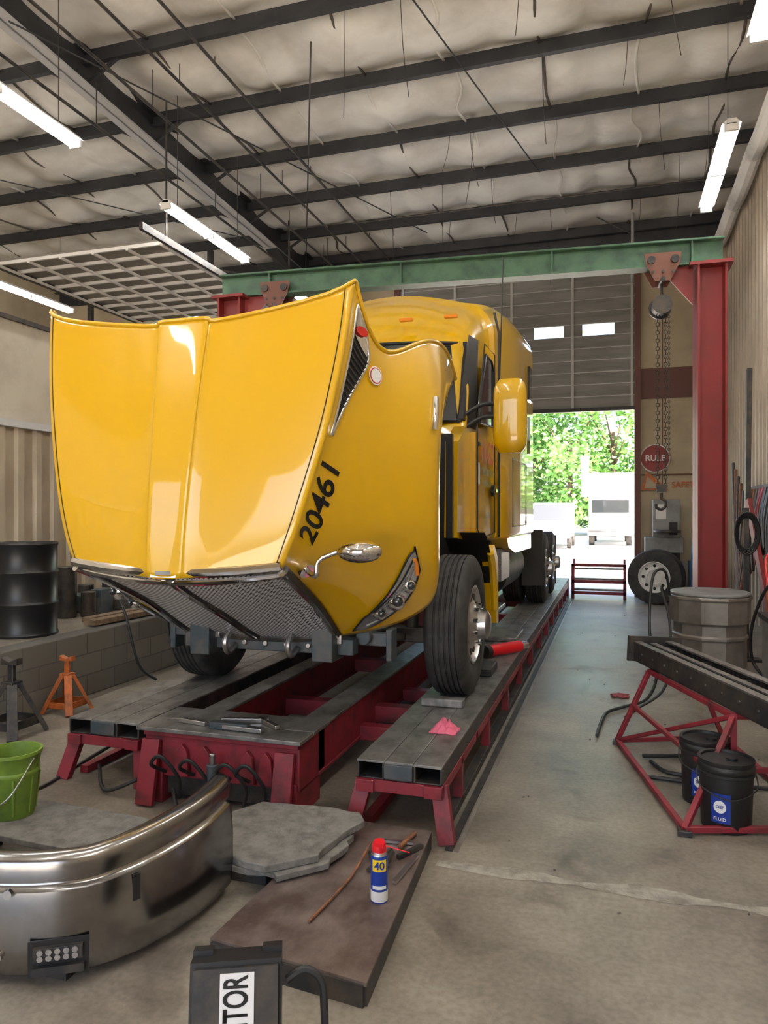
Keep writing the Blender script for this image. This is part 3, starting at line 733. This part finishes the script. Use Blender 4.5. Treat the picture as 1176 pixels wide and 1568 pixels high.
b.b2((CX+.55,4.7,1.15),(CX+.85,5.0,1.35),BLK)
b.b2((CX-.9,5.92,1.2),(CX+.9,5.98,2.4),BLK)
for k in range(6): b.tube([(CX-.4+k*.17,4.6,1.0+.02*k),(CX-.3+k*.17,4.8,.9),(CX-.35+k*.15,5.2,1.0)],.015,HOSE)
PL=mat('diamond_plate',(.4,.4,.4),.35,.8,col2=(.2,.2,.2),scale=60,bump=.6,bscale=80)
for sg in(1,-1):
    b.b2((CX+sg*.55,7.35,1.05),(CX+sg*1.08,7.95,1.38),PL); b.cyl((CX+sg*.75,8.05,1.1),(CX+sg*.75,9.6,1.1),.3,DST,n=28)
    b.b2((CX+sg*.5,6.35,.98),(CX+sg*.95,7.2,1.38),DST); b.bar((CX+sg*1.05,6.45,.85),(CX+sg*1.05,7.15,.85),.2,.04,ALU)
    b.bar((CX+sg*1.0,6.5,.85),(CX+sg*1.0,6.5,1.5),.03,.05,DST,up=(0,1,0)); b.bar((CX+sg*1.0,7.1,.85),(CX+sg*1.0,7.1,1.5),.03,.05,DST,up=(0,1,0))
    b.tube([(CX+sg*.8,6.4,.9),(CX+sg*.9,6.8,.75),(CX+sg*.85,7.3,.85),(CX+sg*.95,7.7,.8)],.025,HOSE)
    b.b2((CX+sg*.9,10.55,.7),(CX+sg*1.2,10.57,1.5),BLK)
    b.b2((CX+sg*.9,13.1,.5),(CX+sg*1.2,13.12,1.35),BLK)
b.b2((CX-.45,11.2,1.27),(CX+.45,12.3,1.4),DST); b.cyl((CX,11.8,1.4),(CX,11.8,1.46),.45,DST)
b.b2((CX-.43,10.2,1.0),(CX+.43,10.3,1.2),CHS); b.b2((CX-.43,13.3,1.0),(CX+.43,13.4,1.27),CHS)
b.done(bevel=.006,parent=truck)
b=B('wheel_chocks')
b.b2((-1.28,4.93,HZ+.001),(-.98,5.02,HZ+.06),DECK); b.b2((-1.3,5.95,HZ+.001),(-.95,6.3,HZ+.07),DST); b.b2((-1.28,7.6,HZ+.001),(-.95,8.2,HZ+.05),DECK); b.done(bevel=.01)
b=B('hydraulic_ram'); b.cyl((-1.1,6.75,HZ+.062),(-.86,7.1,HZ+.062),.055,REDC); b.cyl((-.86,7.1,HZ+.062),(-.8,7.19,HZ+.062),.035,CHR); b.cyl((-1.1,6.75,HZ+.062),(-1.13,6.7,HZ+.062),.06,DST); b.done()
b=B('shop_rag'); rows=[]
for i in range(17):
    row=[]
    for j in range(17):
        r2=((i-8)**2+(j-8)**2)/64; row.append(Vector((-.99+(i-8)*.0105+.015*NZ.noise(Vector((i*.4,j*.4,9))),4.42+(j-8)*.0105+.015*NZ.noise(Vector((i*.4,j*.4,5))),HZ+.006+max(0,(1-r2))*(.025+.09*abs(NZ.noise(Vector((i*.45,j*.45,2))))))))
    rows.append(row)
b.grid(rows,PINK); b.done(ang=180,solid=.004)
# ------------------------------------------------------------ foreground
b=B('steel_ramp_plate')
b.prism([(-1.5,2.52,.075),(-.83,2.44,.075),(-.9,3.7,.075),(-1.42,3.72,.075)],(0,0,.015),DECK2)
b.bar((-.84,2.45,.04),(-.91,3.7,.04),.02,.08,DST); b.bar((-1.49,2.53,.04),(-1.41,3.7,.04),.02,.08,DST); b.bar((-1.49,2.52,.04),(-.84,2.45,.04),.03,.08,DST); b.bar((-1.16,2.52,.038),(-1.16,3.7,.038),.02,.07,DST)
b.done()
PZ=.091
b=B('spray_can'); c=(-.955,2.98,PZ)
b.lathe(c,(0,0,1),[(0,0),(.036,0),(.037,.006),(.037,.05),(.037,.13),(.037,.19),(.036,.198),(.03,.205),(.028,.21),(.031,.212),(.031,.235),(.022,.255),(.0,.257)],BLUE,28,mats=[BLUE,BLUE,WHP,BLUE,BLUE,BLUE,ALU,ALU,REDC,REDC,REDC,REDC])
b.box((-.945,2.95,PZ+.25),(.05,.015,.02),REDC,(0,0,-15)); b.cyl((-.93,2.96,PZ+.245),(-.82,2.98,PZ+.22),.0022,REDC,n=6)
dv=Vector((.31,-.95,0)); rt=Vector((.95,.31,0))
for z0,z1,m in((.135,.185,YLB),(.06,.075,WHP)):
    rows=[]
    for zz in(z0,z1): rows.append([Vector(c)+Vector((math.cos(a)*.0376,math.sin(a)*.0376,zz)) for a in [R(-72-50+100*k/10) for k in range(11)]])
    b.grid(rows,m)
addtext(b,'40',.045,Vector(c)+dv*.0390+Vector((0,0,.16)),rt,(0,0,1),BLUE,True)
b.done()
b=B('rusty_rod'); b.tube([(-1.17,2.72,PZ+.01),(-1.13,3.1,PZ+.012),(-1.14,3.42,PZ+.03)],.007,RUST,8,3); b.done()
b=B('hand_tools')
b.bar((-.93,3.12,PZ+.01),(-.9,3.4,PZ+.01),.022,.012,ALU); b.bar((-.98,3.35,PZ+.012),(-.9,3.5,PZ+.012),.02,.02,DST); b.cyl((-1.0,3.45,PZ+.014),(-.97,3.62,PZ+.014),.012,RUST,n=10); b.bar((-1.12,3.5,PZ+.01),(-.95,3.52,PZ+.01),.02,.012,ALU)
for k in range(12): b.cyl((-1.13+random.uniform(0,.14),3.16+random.uniform(0,.2),PZ+.012),(-1.1+random.uniform(0,.1),3.2+random.uniform(0,.2),PZ+.03),.012,DST,n=6)
b.done()
b=B('rubber_floor_mat')
def slab(pl,z,th,rag=.02):
    P=[]
    n=len(pl)
    for i in range(n):
        a=Vector(pl[i]);c=Vector(pl[(i+1)%n])
        for q in range(5):
            p=a+(c-a)*q/5; k=NZ.noise(Vector((p.x*9,p.y*9,1)))*rag; P.append((p.x+k,p.y+k,z+.05*(p.y-3)))
    b.prism(P,(0,0,th),STONE)
slab([(-1.72,3.02),(-1.50,2.96),(-1.30,3.12),(-1.28,3.3),(-1.2,3.5),(-1.25,3.58),(-1.45,3.6),(-1.8,3.56),(-1.98,3.3)],.13,.035)
slab([(-1.68,3.0),(-1.42,2.98),(-1.26,3.13),(-1.22,3.42),(-1.6,3.45)],.098,.03,.03)
b.b2((-1.9,3.1,0),(-1.55,3.45,.12),DST)
b.done(bevel=.004)
# chrome bumper
b=B('truck_bumper')
plan=[(-4.0,2.12),(-3.4,2.06),(-2.8,2.06),(-2.3,2.12),(-2.05,2.18),(-1.88,2.28),(-1.77,2.42),(-1.70,2.62),(-1.67,2.82),(-1.68,3.0)]
P=[Vector((*p,0)) for p in plan]; Q=[]
for i in range(len(P)-1):
    a,bb,c,d=P[max(0,i-1)],P[i],P[i+1],P[min(len(P)-1,i+2)]
    for q in range(6):
        t=q/6; Q.append(.5*((2*bb)+(c-a)*t+(2*a-5*bb+4*c-d)*t*t+(3*bb-a-3*c+d)*t**3))
Q.append(P[-1]); rows=[]
for i,p in enumerate(Q):
    t=(Q[min(i+1,len(Q)-1)]-Q[max(i-1,0)]).normalized(); n=Vector((t.y,-t.x,0))
    u=i/len(Q); top=.47+.07*max(0,(u-.55)/.45)
    prof=[(-.10,.03),(-.04,.02),(-.0,.05),(.008,.15),(.008,.3),(.0,top-.125),(-.02,top-.115),(-.025,top-.10),(-.006,top-.088),(-.006,top-.03),(-.015,top-.01),(-.03,top),(-.06,top+.002),(-.08,top-.005)]
    rows.append([p+n*o+Vector((0,0,z)) for o,z in prof])
b.grid(rows,CHR2)
def bpnt(x,z,off=.016):
    best=min(range(len(Q)),key=lambda i:abs(Q[i].x-x)); t=(Q[min(best+1,len(Q)-1)]-Q[max(best-1,0)]).normalized(); n=Vector((t.y,-t.x,0)); return Q[best]+n*off+Vector((0,0,z)),t,n
def bbox_(x,z,w,h,m,dep=.01,off=.016):
    p,t,n=bpnt(x,z,off); vs=[]
    for k in(0,1):
        for a,c in((-1,-1),(1,-1),(1,1),(-1,1)): vs.append(p+t*a*w/2+Vector((0,0,c*h/2))+n*k*dep)
    b.add(vs,[(0,3,2,1),(4,5,6,7),(0,1,5,4),(1,2,6,5),(2,3,7,6),(3,0,4,7)],m)
bbox_(-1.96,.115,.21,.13,BLK,.006,.012); bbox_(-1.96,.135,.17,.05,DST,.018,.018); 
for k in range(5):
    for q in range(2):
        p,t,n=bpnt(-1.96,.125+q*.022,.036); p=p+t*(k-2)*.03
        b.cyl(p,p+n*.004,.008,ALU,n=8)
bbox_(-1.96,.075,.18,.03,DST,.02,.018)
for x,z in((-2.14,.12),(-2.13,.35)):
    p,t,n=bpnt(x,z,.008); b.cyl(p,p+n*.012,.014,CHR,n=14)
bbox_(-1.775,.30,.03,.1,BLK,.006,.008)
b.bar((-3.8,2.3,.3),(-1.95,2.42,.3),.06,.1,DST); b.bar((-2.6,2.2,.02),(-2.6,2.45,.3),.05,.05,DST)
b.bar((-2.0,2.3,.0),(-2.0,2.3,.05),.1,.1,DST)
b.done(ang=50,solid=.004,fixn=False)
b=B('steel_work_board'); b.prism([(-3.3,2.75,.21),(-2.15,2.66,.23),(-2.05,3.05,.23),(-3.2,3.15,.21)],(0,0,.03),STONE)
for x,y in((-3.1,2.85),(-2.3,2.8),(-2.3,3.0),(-3.1,3.03)): b.b2((x-.04,y-.04,0),(x+.04,y+.04,.21),DST)
b.done(bevel=.004)
b=B('green_bucket'); c=(-2.85,2.92,.249)
b.lathe(c,(0,0,1),[(0,.0),(.095,.0),(.1,.01),(.118,.2),(.125,.21),(.125,.225),(.12,.23),(.13,.30),(.137,.305),(.137,.32),(.126,.32),(.115,.2),(.09,.02),(0,.02)],GREENP,32)
for k in range(8):
    a=2*math.pi*k/8; b.bar(Vector(c)+Vector((math.cos(a)*.1,math.sin(a)*.1,.02)),Vector(c)+Vector((math.cos(a)*.12,math.sin(a)*.12,.2)),.012,.008,GREENP)
b.tube([(-2.98,2.92,.54),(-3.01,2.84,.44),(-2.95,2.78,.36),(-2.85,2.775,.33),(-2.75,2.80,.39),(-2.72,2.92,.54)],.004,ALU)
b.done(ang=50)
# black tool case
b=B('tool_case'); 
M=Matrix.Translation((-1.06,1.93,0))@Matrix.Rotation(R(24),4,'Z')@Matrix.Rotation(R(-14),4,'X')
def L(p): return M@Vector(p)
def lbox(lo,hi,m):
    vs=[L((x,y,z)) for x in(lo[0],hi[0]) for y in(lo[1],hi[1]) for z in(lo[2],hi[2])]
    b.add(vs,[(0,1,3,2),(4,6,7,5),(0,4,5,1),(2,3,7,6),(0,2,6,4),(1,5,7,3)],m)
lbox((-.14,-.06,.025),(.13,.06,.40),BLK); lbox((-.13,-.075,.03),(.12,-.06,.385),DST); lbox((-.14,.0,.40),(-.08,.05,.415),BLK); lbox((.07,0,.40),(.13,.05,.415),BLK)
lbox((-.05,-.079,.08),(.05,-.075,.372),WHP)
o=L((0,-.0805,.225)); xd=L((0,0,1))-L((0,0,0)); yd=L((-1,0,0))-L((0,0,0))
addtext(b,'MONITOR',.1,o,xd,yd,TXT,True,sx=.6)
b.done(bevel=.006)
b=B('power_cord'); b.tube([L((.145,0,.32)),L((.2,0,.345)),L((.25,0,.31)),L((.26,.0,.22)),L((.27,.02,.05)),(-.72,2.15,.02)],.013,HOSE); b.done()
b=B('floor_joint_strip'); rows=[]
for i in range(120):
    x=-.84+i*.0255; w=.045+.045*NZ.noise(Vector((x*3,0,0)))+.02*NZ.noise(Vector((x*15,2,0))); y=3.56+.02*NZ.noise(Vector((x*4,5,0))); rows.append([Vector((x,y-w,.0015)),Vector((x,y+w,.0015))])
b.grid(rows,PATCH); b.done()
b=B('floor_track'); b.b2((-.83,3.7,.0),(-.79,15.2,.012),DST); b.b2((-.78,3.7,.0),(-.76,15.2,.004),GALV); b.done()
b=B('floor_debris')
for k in range(60):
    x=random.uniform(-.6,1.8); y=random.uniform(2,14); s=random.uniform(.003,.008); b.box((x,y,s/2+.001),(s*random.uniform(1,3),s,s),random.choice([DST,STONE,STONE]),(0,0,random.uniform(0,90)))
b.done()
# ------------------------------------------------------------ right side
b=B('metal_tank'); c=(.98,8.45,0); 
b.lathe(c,(0,0,1),[(0,.02),(.33,.02),(.33,.1),(.36,.14),(.36,.42),(.375,.43),(.375,.46),(.36,.47),(.36,.58),(.40,.60),(.40,.83),(.415,.84),(.415,.87),(.40,.88),(.37,.885),(0,.88)],GALV,10)
b.lathe((.98,8.45,.885),(0,0,1),[(.40,0),(.40,.02),(.37,.03),(0,.02)],ORGR,32)
b.done(bevel=.006)
b=B('red_tube_stand')
A=Vector((.03,5.79,.03));Bq=Vector((.37,4.27,.03));C=Vector((1.12,4.5,.03));D=Vector((.8,6.1,.03))
TA=Vector((.26,5.9,.54));TB=Vector((.68,4.75,.54)); TC=Vector((.98,4.85,.54)); TD=Vector((.6,6.05,.54))
for p,q in((A,Bq),(Bq,C),(C,D),(D,A),(A,TA),(Bq,TB),(C,TC),(D,TD),(TA,TB),(TB,TC),(TC,TD),(TD,TA)): b.bar(p,q,.032,.032,RED)
b.bar((A+TA)/2,(Bq+TB)/2,.028,.028,RED); b.bar((Bq+TB)/2,(C+TC)/2,.028,.028,RED); b.bar(A,TB,.028,.028,RED)
b.bar(TB+Vector((0,0,-.5)),TB+Vector((0,0,.02)),.035,.035,RED)
for p in(A,Bq,C,D): b.box(p-Vector((0,0,.015)),(.07,.07,.03),DST)
b.done(bevel=.003)
b=B('steel_channel_beam')
p1=Vector((.30,6.25,.64));p2=Vector((1.08,4.15,.64)); d,s_,u=basis(p2-p1)
for off in(-.15,.15):
    b.bar(p1+s_*off,p2+s_*off,.015,.15,DST); b.bar(p1+s_*off*.85+u*.07,p2+s_*off*.85+u*.07,.06,.012,DECK); b.bar(p1+s_*off*.85-u*.07,p2+s_*off*.85-u*.07,.06,.012,DST)
b.bar(p1,p2,.04,.10,DST); b.bar(p1+u*.055,p2+u*.055,.05,.01,DECK)
for t in(.05,.3,.55,.8,.97): q=p1+(p2-p1)*t; b.bar(q-s_*.16,q+s_*.16,.05,.08,DST)
for k in range(10): q=p1+(p2-p1)*(.08+k*.09); b.cyl(q-s_*.158,q-s_*.165,.008,ALU,n=8); b.cyl(q+s_*.158,q+s_*.165,.008,ALU,n=8)
b.bar(p1+u*.0-s_*.2,p1+u*.02+s_*.2,.03,.2,DST)
b.done()
def pail(c,name='black_bucket'):
    b=B(name); b.lathe(c,(0,0,1),[(0,0),(.125,0),(.13,.01),(.14,.30),(.15,.305),(.15,.315),(.142,.32),(.15,.335),(.15,.35),(.143,.36),(.148,.375),(.148,.385),(.13,.385),(.128,.372),(0,.37)],BLK,36)
    b.cyl((c[0]+.03,c[1],c[2]+.37),(c[0]+.03,c[1],c[2]+.385),.03,BLK)
    rows=[]
    for zz in(.06,.22): rows.append([Vector(c)+Vector((math.cos(a)*(.1325+.0345*zz),math.sin(a)*(.1325+.0345*zz),zz)) for a in [R(-130+42*k/12) for k in range(13)]])
    b.grid(rows,BLUE)
    an=R(-110)
    q=Vector(c)+Vector((math.cos(an),math.sin(an),0))*.142
    t=Vector((-math.sin(an),math.cos(an),0))
    b.add([q+Vector((0,0,.15))+t*math.cos(w)*.032+Vector((0,0,math.sin(w)*.034)) for w in [2*math.pi*k/20 for k in range(20)]],[tuple(range(20))],WHP)
    n=Vector((math.cos(an),math.sin(an),0))*.002
    addtext(b,'DEF',.024,q+n+Vector((0,0,.15)),t,(0,0,1),BLUE,True); addtext(b,'FLUID',.024,q+n+Vector((0,0,.085)),t,(0,0,1),WHP,True)
    b.tube([Vector(c)+Vector((-.15,0,.31)),Vector(c)+Vector((-.14,-.08,.24)),Vector(c)+Vector((0,-.165,.2)),Vector(c)+Vector((.14,-.08,.24)),Vector(c)+Vector((.15,0,.31))],.004,BLK)
    b.done(ang=50)
pail((.60,4.46,0)); pail((.535,4.82,0))
b=B('air_hose')
b.tube([(.55,8.0,.9),(.5,7.9,1.15),(.38,7.8,1.1),(.34,7.6,.6),(.4,7.5,.2),(.3,7.2,.02),(.1,6.85,.02),(-.05,6.6,.02),(-.1,6.2,.02),(-.12,5.9,.02)],.014,HOSE)
b.tube([(.2,5.5,.02),(.6,5.6,.02),(.85,5.4,.02),(.6,5.2,.02),(.35,5.2,.02),(.25,5.4,.02)],.014,HOSE)
b.tube([(.5,8.1,.92),(.45,7.7,1.0),(.5,7.2,.7),(.45,7.0,.2),(.2,6.8,.02),(.1,6.5,.02)],.012,HOSE)
b.tube([(.2,5.08,.02),(.5,5.06,.02),(.9,5.08,.02),(1.4,5.1,.02),(1.8,4.9,.02)],.014,HOSE)
b.done()
b=B('red_shop_cloth'); rows=[[Vector((-.02+.02*i+.01*math.sin(j),7.2+.02*j,.012+.03*abs(NZ.noise(Vector((i*.5,j*.5,0)))))) for j in range(9)] for i in range(9)]; b.grid(rows,REDP); b.done(solid=.004,ang=180)
b=B('spare_wheel'); wv=Vector((-.35,-1,.0)).normalized()
def tilt(o,ax,r=.52,w=.28):
    h=w/2
    b.lathe(o,ax,[(.29,-h),(.4,-h-.01),(r-.02,-h+.01),(r,-h+.04),(r,h-.04),(r-.02,h-.01),(.4,h+.01),(.29,h)],RUB,40)
    b.lathe(o,ax,[(.3,h),(.285,h+.005),(.26,h-.04),(.2,h-.05),(.14,h),(.13,h),(.125,h-.02),(0,h-.02)],WHT,32)
    d,a,u=basis(Vector(ax))
    for k in range(8):
        w_=2*math.pi*k/8; p=Vector(o)+d*(h-.045)+(a*math.cos(w_)+u*math.sin(w_))*.215; b.cyl(p,p+d*.008,.03,BLK,n=12)
tilt((.78,14.8,.52),wv); b.done(ang=40)
b=B('tire_machine')
b.b2((.55,15.3,0),(1.35,15.9,.75),ORGR); b.b2((.6,15.27,.95),(1.3,15.8,1.25),ORGR); b.b2((.65,15.4,.75),(.8,15.8,.95),DST); b.b2((1.1,15.4,.75),(1.25,15.8,.95),DST)
b.b2((.75,15.4,1.25),(1.25,15.8,2.0),ORGR); b.b2((.8,15.38,1.6),(1.0,15.4,1.9),WHP); b.b2((1.05,15.38,1.3),(1.2,15.4,1.55),BLK)
b.cyl((1.0,15.2,1.35),(1.0,15.2,1.4),.25,DST)
b.b2((1.4,15.0,0),(1.7,15.5,.8),MACHB); b.tube([(1.5,15.0,.5),(1.4,14.6,.9),(1.45,14.8,1.3)],.03,MACHB)
b.done(bevel=.015)
b=B('wall_sign_round'); zz=2.85; x=.82
n=28; b.cyl((x,YB-.03,zz),(x,YB-.05,zz),.29,WHP,n=n); b.cyl((x,YB-.05,zz),(x,YB-.058,zz),.27,REDP,n=n); b.b2((x-.27,YB-.066,zz-.07),(x+.27,YB-.056,zz+.07),REDP); addtext(b,'RULE',.17,(x,YB-.07,zz),(1,0,0),(0,0,1),WHP,True); b.done()
b=B('wall_sign_triangle'); b.prism([(.55,YB-.03,2.2),(1.08,YB-.03,2.2),(.65,YB-.03,2.6)],(0,-.015,0),ORG); b.prism([(.61,YB-.046,2.23),(.93,YB-.046,2.23),(.67,YB-.046,2.48)],(0,-.005,0),TANW); addtext(b,'SAFETY',.16,(1.4,YB-.025,2.3),(1,0,0),(0,0,1),ORG,True); b.done()
b=B('leaning_steel_bars')
b.bar((1.62,10.35,.0),(1.68,10.45,3.6),.12,.06,DST,up=(1,0,0))
b.bar((1.8,9.3,.0),(1.62,10.15,1.9),.05,.1,REDP)
for k in range(8): b.cyl((1.55+.04*k,10.9+.2*k,0),(1.85,11.2+.25*k,1.7+.12*k),.025,DST if k%2 else RUST,n=8)
b.done()
b=B('hanging_cords_rack')
b.b2((2.08,9.0,2.05),(2.14,13.2,2.15),DST)
for q in range(16):
    y=9.1+q*.25; L_=random.uniform(.5,1.3)
    b.tube([(2.07,y,2.1),(1.99,y-.06,2.1-L_*.5),(2.0,y,2.1-L_),(1.99,y+.08,2.1-L_*.5),(2.07,y+.03,2.1)],random.uniform(.015,.045),random.choice([HOSE,HOSE,DST,RUST,HOSE,REDP]))
b.done()
b=B('hose_reel')
for k in range(4): b.tube([(1.5+.12*math.sin(a)*(.8+.1*k),9.5-.015*k,1.5+.24*math.cos(a)*(.8+.08*k)) for a in [2*math.pi*q/12 for q in range(12)]],.011,HOSE,6,2,True)
b.b2((1.47,9.52,0),(1.53,9.57,1.8),DST); b.b2((1.35,9.4,0),(1.65,9.6,.03),DST)
b.done()
b=B('welding_cart')
b.b2((1.35,7.1,.12),(1.8,7.7,.75),ORGR); b.b2((1.32,7.07,.75),(1.83,7.73,.8),DST)
for y in(7.2,7.6): b.cyl((1.4,y,.1),(1.75,y,.1),.1,RUB)
b.cyl((1.55,8.0,.1),(1.55,8.0,1.3),.11,ORG,n=20); b.sphere((1.55,8.0,1.3),.11,ORG); b.cyl((1.55,8.0,1.35),(1.55,8.0,1.5),.03,ALU); b.b2((1.4,7.7,.05),(1.75,8.15,.1),DST)
b.tube([(1.5,7.5,.8),(1.35,7.3,1.1),(1.25,7.6,.7),(1.3,7.9,.3),(1.4,7.7,.15)],.015,HOSE); b.tube([(1.6,8,1.4),(1.4,7.8,1.3),(1.4,7.5,.9)],.01,REDC)
b.lathe((1.45,7.3,.8),(0,0,1),[(0,0),(.1,0),(.11,.02),(.11,.15),(.04,.2),(.03,.24),(0,.24)],REDP,20)
b.done(bevel=.01)
# ------------------------------------------------------------ left side clutter
def drum(x,y,z0):
    b=B('oil_drum'); b.lathe((x,y,z0),(0,0,1),[(0,.02),(.27,.02),(.29,.0),(.295,.02),(.285,.04),(.285,.28),(.297,.3),(.285,.32),(.285,.57),(.297,.59),(.285,.61),(.285,.83),(.297,.85),(.29,.865),(.27,.85),(0,.85)],mat('drum_black',(.01,.011,.013),.35,.1),36)
    b.cyl((x+.15,y-.1,z0+.85),(x+.15,y-.1,z0+.87),.03,DST); b.done(ang=40)
drum(-5.28,5.55,.602); drum(-5.98,5.5,.602)
b=B('lumber_stack'); b.bar((-5.0,6.1,.64),(-4.92,7.4,.64),.14,.05,WOOD); b.bar((-5.2,6.3,.632),(-5.12,8.5,.632),.12,.05,WOOD); b.bar((-5.0,7.6,.64),(-4.9,9.0,.64),.16,.06,WOOD); b.done()
b=B('scrap_parts_pile')
for k in range(34):
    x=random.uniform(-6.3,-5.35);y=random.uniform(6.3,8.9) if k<20 else random.uniform(9.9,13); z=.602
    if random.random()<.5: s=[random.uniform(.1,.35) for _ in range(3)]; b.box((x,y,z+s[2]/2),s,random.choice([DST,CHS,BLK,WOOD]),(0,0,random.uniform(0,90)))
    else: h=random.uniform(.2,.6); b.cyl((x,y,z),(x,y,z+h),random.uniform(.06,.16),random.choice([DST,BLK,DST]),n=16)
b.done(bevel=.008)
b=B('leaning_hose'); b.tube([(-4.85,6.3,.95),(-4.72,6.3,.7),(-4.6,6.35,.2),(-4.5,6.5,.02)],.014,HOSE); b.done()
def jack(x,y,m,name,s=1.):
    b=B(name)
    for sx in(-1,1):
        for sy in(-1,1): b.bar((x+sx*.16*s,y+sy*.16*s,.01),(x+sx*.035*s,y+sy*.035*s,.36*s),.07*s,.03*s,m)
    for a in(((-1,-1),(1,-1)),((1,-1),(1,1)),((1,1),(-1,1)),((-1,1),(-1,-1))):
        b.bar((x+a[0][0]*.13*s,y+a[0][1]*.13*s,.09*s),(x+a[1][0]*.13*s,y+a[1][1]*.13*s,.09*s),.012,.06*s,m)
    b.b2((x-.05*s,y-.05*s,.33*s),(x+.05*s,y+.05*s,.38*s),m); b.bar((x,y,.2*s),(x,y,.5*s),.05*s,.03*s,m,up=(0,1,0))
    b.prism([(x-.07*s,y-.03*s,.5*s),(x+.07*s,y-.03*s,.5*s),(x+.07*s,y-.03*s,.55*s),(x,y-.03*s,.52*s),(x-.07*s,y-.03*s,.55*s)],(0,.06*s,0),m)
    b.done(bevel=.003)
jack(-4.56,5.28,ORG,'jack_stand',.9); jack(-4.52,4.62,DST,'jack_stand',1.1)
b=B('floor_cable'); b.tube([(-3.6,3.6,.012),(-3.45,3.75,.012),(-3.55,4.4,.012),(-3.7,5.5,.012)],.01,HOSE); b.done()
b=B('wall_panel_board'); b.b2((-11.5,13.9,4.2),(-8.2,14.0,5.4),TANW)
for x in(-11.4,-8.3): b.b2((x-.05,13.9,0),(x+.05,14,7.4),DST)
b.done()
# ------------------------------------------------------------ outside
LEAF=mat('tree_leaves',(.09,.24,.05),.6,col2=(.22,.42,.11),scale=1.2,detail=3)
BARK=mat('bark',(.12,.09,.06),.9,col2=(.07,.05,.035),scale=6)
def tree(x,y,h,r):
    b=B('tree'); b.cyl((x,y,0),(x,y,h*.55),.25,BARK,.15,n=10)
    for k in range(5):
        a=random.uniform(0,6.28); b.cyl((x,y,h*.35+k*.4),(x+math.cos(a)*r*.6,y+math.sin(a)*r*.6,h*.55+k*.5),.1,BARK,.04,n=6)
    cl=[(Vector((x+random.gauss(0,r*.5),y+random.gauss(0,r*.5),random.uniform(1.5,h))),random.uniform(.9,1.6)) for _ in range(34)]
    for c,q in cl:
        for _ in range(95):
            d=Vector((random.gauss(0,1),random.gauss(0,1),random.gauss(0,1))).normalized()*q*random.uniform(.6,1)
            p=c+d; 
            if p.z<.3: continue
            u=Vector((random.gauss(0,1),random.gauss(0,1),random.gauss(0,.6))).normalized(); v=u.cross(d).normalized(); s=random.uniform(.14,.28)
            b.add([p-u*s,p+v*s*.6,p+u*s,p-v*s*.6],[(0,1,2,3)],LEAF)
    b.done(fixn=False,ang=180)
for x,y in((-14,56),(-9.5,54),(-6,57),(-3,55),(0,56),(3.5,57),(8,55),(-7,62),(-1.5,62)): tree(x,y,random.uniform(11,14),3.2)
WT=mat('white_truck_paint',(.62,.63,.65),.4)
b=B('parked_box_truck')
x,y=-.2,42; b.b2((x-1.1,y,.9),(x+1.35,y+6,3.9),WT); b.b2((x-1.0,y-1.6,.7),(x+1.1,y-.1,2.6),WT); b.b2((x-.9,y-1.63,1.7),(x+1.,y-1.58,2.4),GLS); b.b2((x-1.1,y-1.75,.5),(x+1.2,y-1.6,.8),CHR)
b.b2((x-1.5,y+.5,2.6),(x-1.1,y+1,4.9),WT)
for sx in(-.9,1.0):
    for yy in(-1.,4.6): b.cyl((x+sx-.14,y+yy,.42),(x+sx+.14,y+yy,.42),.45,RUB)
b.done(bevel=.05)
b=B('parked_van')
x,y=-3.0,36; b.prism([(x-1,y,.5),(x-1,y+5,.5),(x-1,y+5,2.2),(x-1,y+1.3,2.2),(x-1,y+.7,1.3),(x-1,y,1.1)],(2.,0,0),WT)
b.prism([(x-.85,y+.72,1.35),(x+.85,y+.72,1.35),(x+.8,y+1.25,2.1),(x-.8,y+1.25,2.1)],(0,-.03,0),GLS)
for sx in(-.95,.95):
    for yy in(.9,4): b.cyl((x+sx-.1,y+yy,.32),(x+sx+.1,y+yy,.32),.35,RUB)
b.done(bevel=.04)
# ------------------------------------------------------------ light
w=bpy.data.worlds.new('world'); scene.world=w; w.use_nodes=True; nt=w.node_tree; bg=nt.nodes['Background']
sky=nt.nodes.new('ShaderNodeTexSky'); sky.sky_type='NISHITA'; sky.sun_elevation=R(58); sky.sun_rotation=R(150); sky.sun_intensity=.35; sky.air_density=1.; sky.dust_density=3.5
nt.links.new(sky.outputs[0],bg.inputs[0]); bg.inputs[1].default_value=.85
def portal(loc,rot,sx,sy):
    l=bpy.data.lights.new('door_portal','AREA'); l.shape='RECTANGLE'; l.size=sx; l.size_y=sy; l.cycles.is_portal=True
    o=bpy.data.objects.new('door_portal',l); o.location=loc; o.rotation_euler=rot; scene.collection.objects.link(o)
portal((-2.1,YB+.1,1.95),(R(-90),0,0),5,3.9); portal((-2.1,YF-.1,2.5),(R(90),0,0),6.2,5); portal((-10.7,YF-.1,2.5),(R(90),0,0),5,5)
scene.view_settings.view_transform='Standard'
scene.view_settings.exposure=.08
